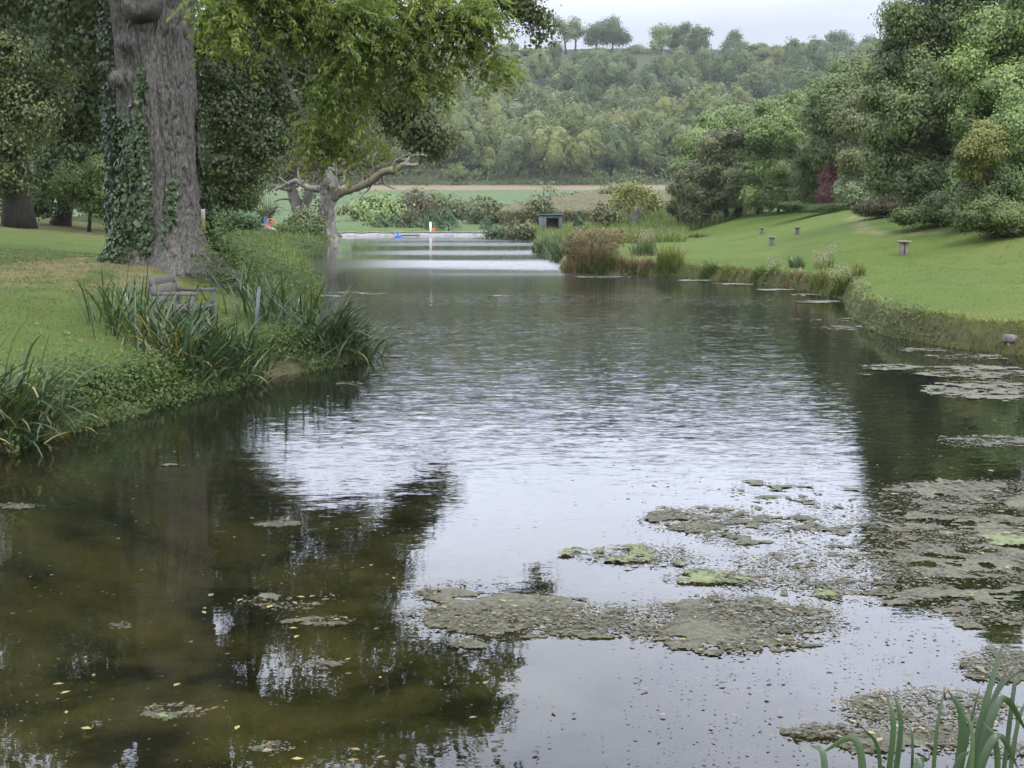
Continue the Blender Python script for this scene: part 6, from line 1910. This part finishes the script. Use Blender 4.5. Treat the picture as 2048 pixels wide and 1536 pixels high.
def weed_mat(reg, name, mat, y0, y1, cell, thr, seed, zb, label):
    ex = 0.43 * y1
    xs = np.arange(-min(ex, 6.5), min(ex, 9), cell)
    ys = np.arange(y0, y1, cell * 1.0)
    Xg, Yg = np.meshgrid(xs, ys)
    xf, yf = Xg.ravel(), Yg.ravel()
    d = field(xf, yf, reg)
    nz2 = fbm(xf / 0.62, yf / 0.50, seed, 5) * 0.36 + fbm(xf / 0.15, yf / 0.12, seed + 9, 5) * 0.64
    val = d + (nz2 - 0.5) * 3.6
    ok = (val > thr) & (d > 0.02)
    if y1 > 11:
        ok &= pond_sd(xf, yf) < 0.05
    okg = ok.reshape(Xg.shape)
    i, j = np.nonzero(okg[:-1, :-1] & okg[1:, :-1] & okg[:-1, 1:] & okg[1:, 1:] | (okg[:-1, :-1] & okg[1:, 1:] & (rng.random((len(ys) - 1, len(xs) - 1)) < 0.5)))
    w_ = len(xs)
    a = i * w_ + j
    Q = np.stack([a, a + 1, a + w_ + 1, a + w_], -1)
    xf = xf + rng.normal(size=len(xf)) * cell * 0.28
    yf = yf + rng.normal(size=len(yf)) * cell * 0.28
    edge = np.clip((val - thr) / 0.25, 0, 1)
    zf = zb + edge * (0.003 + 0.006 * fbm(xf / 0.04, yf / 0.04, seed + 3, 2)) * (1 if y1 < 16 else 1.2)
    used = np.unique(Q)
    remap = np.zeros(len(xf), np.int64)
    remap[used] = np.arange(len(used))
    return np.stack([xf, yf, zf], 1)[used], remap[Q]


pm = [weed_mat(brown, '', None, 4.6, 9.0, 0.015, 0.68, 21, 0.003, ''), weed_mat(brown, '', None, 9.0, 16.0, 0.026, 0.68, 21, 0.003, ''), weed_mat(brown, '', None, 16.0, 26.0, 0.05, 0.66, 21, 0.004, ''), weed_mat(brown, '', None, 26.0, 50.0, 0.09, 0.6, 21, 0.005, ''), ]
V, fs = join(pm)
o = mk('pondweed_mats', V, fs, wp, smooth=True)
tag(o, 'brown mats of floating pondweed broken into ragged islands', 'pondweed', kind='stuff')
pm = [weed_mat(green, '', None, 4.6, 9.2, 0.015, 0.86, 33, 0.012, ''), weed_mat(green, '', None, 9.2, 24.0, 0.04, 0.66, 33, 0.012, '')]
V, fs = join(pm)
o = mk('algae_mats', V, fs, M['green_scum'], smooth=True)
tag(o, 'bright green algae patches floating among the pondweed', 'algae', kind='stuff')

# scraps and leaves floating
n = 1000000
a_ = rng.uniform(-0.44, 0.46, n)
yv = np.exp(rng.uniform(math.log(4.8), math.log(34), n))
xv = a_ * yv
d = np.maximum(field(xv, yv, brown), field(xv, yv, green))
nz2 = fbm(xv / 0.35, yv / 0.35, 91, 4)
pr = np.clip(d * 1.3 - 0.2, 0, 1) * np.clip((nz2 - 0.34) * 4, 0, 1) * 0.7
apx, bpx = px_of(xv, yv)
loose = 0.0015 + 0.010 * (apx > 1250) * (bpx > 930) + 0.001 * (bpx > 1150) + 0.006 * (apx > 1500) * (bpx < 930)
pr = np.maximum(pr, loose)
keep = rng.random(n) < pr
xv, yv, d = xv[keep], yv[keep], d[keep]
keep = pond_sd(xv, yv) < -0.05
xv, yv, d = xv[keep], yv[keep], d[keep]
n = len(xv)
sz = np.exp(rng.normal(size=n) * 0.5) * 0.013 * (0.7 + yv / 22)
P = np.stack([xv, yv, 0.008 + 0.016 * rng.random(n) * np.clip(d, 0.1, 1) + sz * 0.12], 1)
V, Q = leaf_arrays(P, np.tile([0, 0, 1.0], (n, 1)), sz, 0.75, 0.0, 0.16, 1.6, 0.12)
o = mk('floating_scraps', V, Q, M['flake'], fattr={'var': np.clip(rng.beta(2, 3, n) + 0.05 * rng.normal(size=n), 0, 1)})
tag(o, 'scraps of weed and tiny leaves floating on the water', 'weed scraps', kind='stuff')
n = 900
b_ = rng.uniform(960, 1560, n)
a_ = rng.uniform(-20, 2080, n)
pts = np.array([on_water(p_, q_) for p_, q_ in zip(a_, b_)])
dd = field(pts[:, 0], pts[:, 1], brown)
keep = rng.random(n) < np.where(dd > 0.2, 0.8, np.where(a_ < 1000, 0.10, 0.06))
pts = pts[keep]
pts = pts[pond_sd(pts[:, 0], pts[:, 1]) < -0.1]
n = len(pts)
P = np.concatenate([pts, np.full((n, 1), 0.02)], 1)
V, Q = leaf_arrays(P, np.tile([0, 0, 1.0], (n, 1)), rng.uniform(0.025, 0.06, n), 0.5, 0, 0.12, 1.5, 0.08)
o = mk('floating_leaves', V, Q, M['dead_blade'], fattr={'var': rng.random(n)})
tag(o, 'tan and yellow fallen leaves floating on the water', 'leaves', kind='stuff')

# ------------------------------------------------------------------ haze over the whole valley
hm = bpy.data.materials.new('valley_haze')
hm.use_nodes = True
hn = hm.node_tree
hn.nodes.clear()
ho = hn.nodes.new('ShaderNodeOutputMaterial')
pv = hn.nodes.new('ShaderNodeVolumePrincipled')
pv.inputs['Density'].default_value = 0.000115
pv.inputs['Color'].default_value = (0.90, 0.94, 1.0, 1)
pv.inputs['Anisotropy'].default_value = 0.0
hn.links.new(pv.outputs[0], ho.inputs['Volume'])
V, fs = box((0, 1570, 55), (3004, 3264, 116))
hz_o = mk('haze', V, fs, hm)
tag(hz_o, kind='stuff')
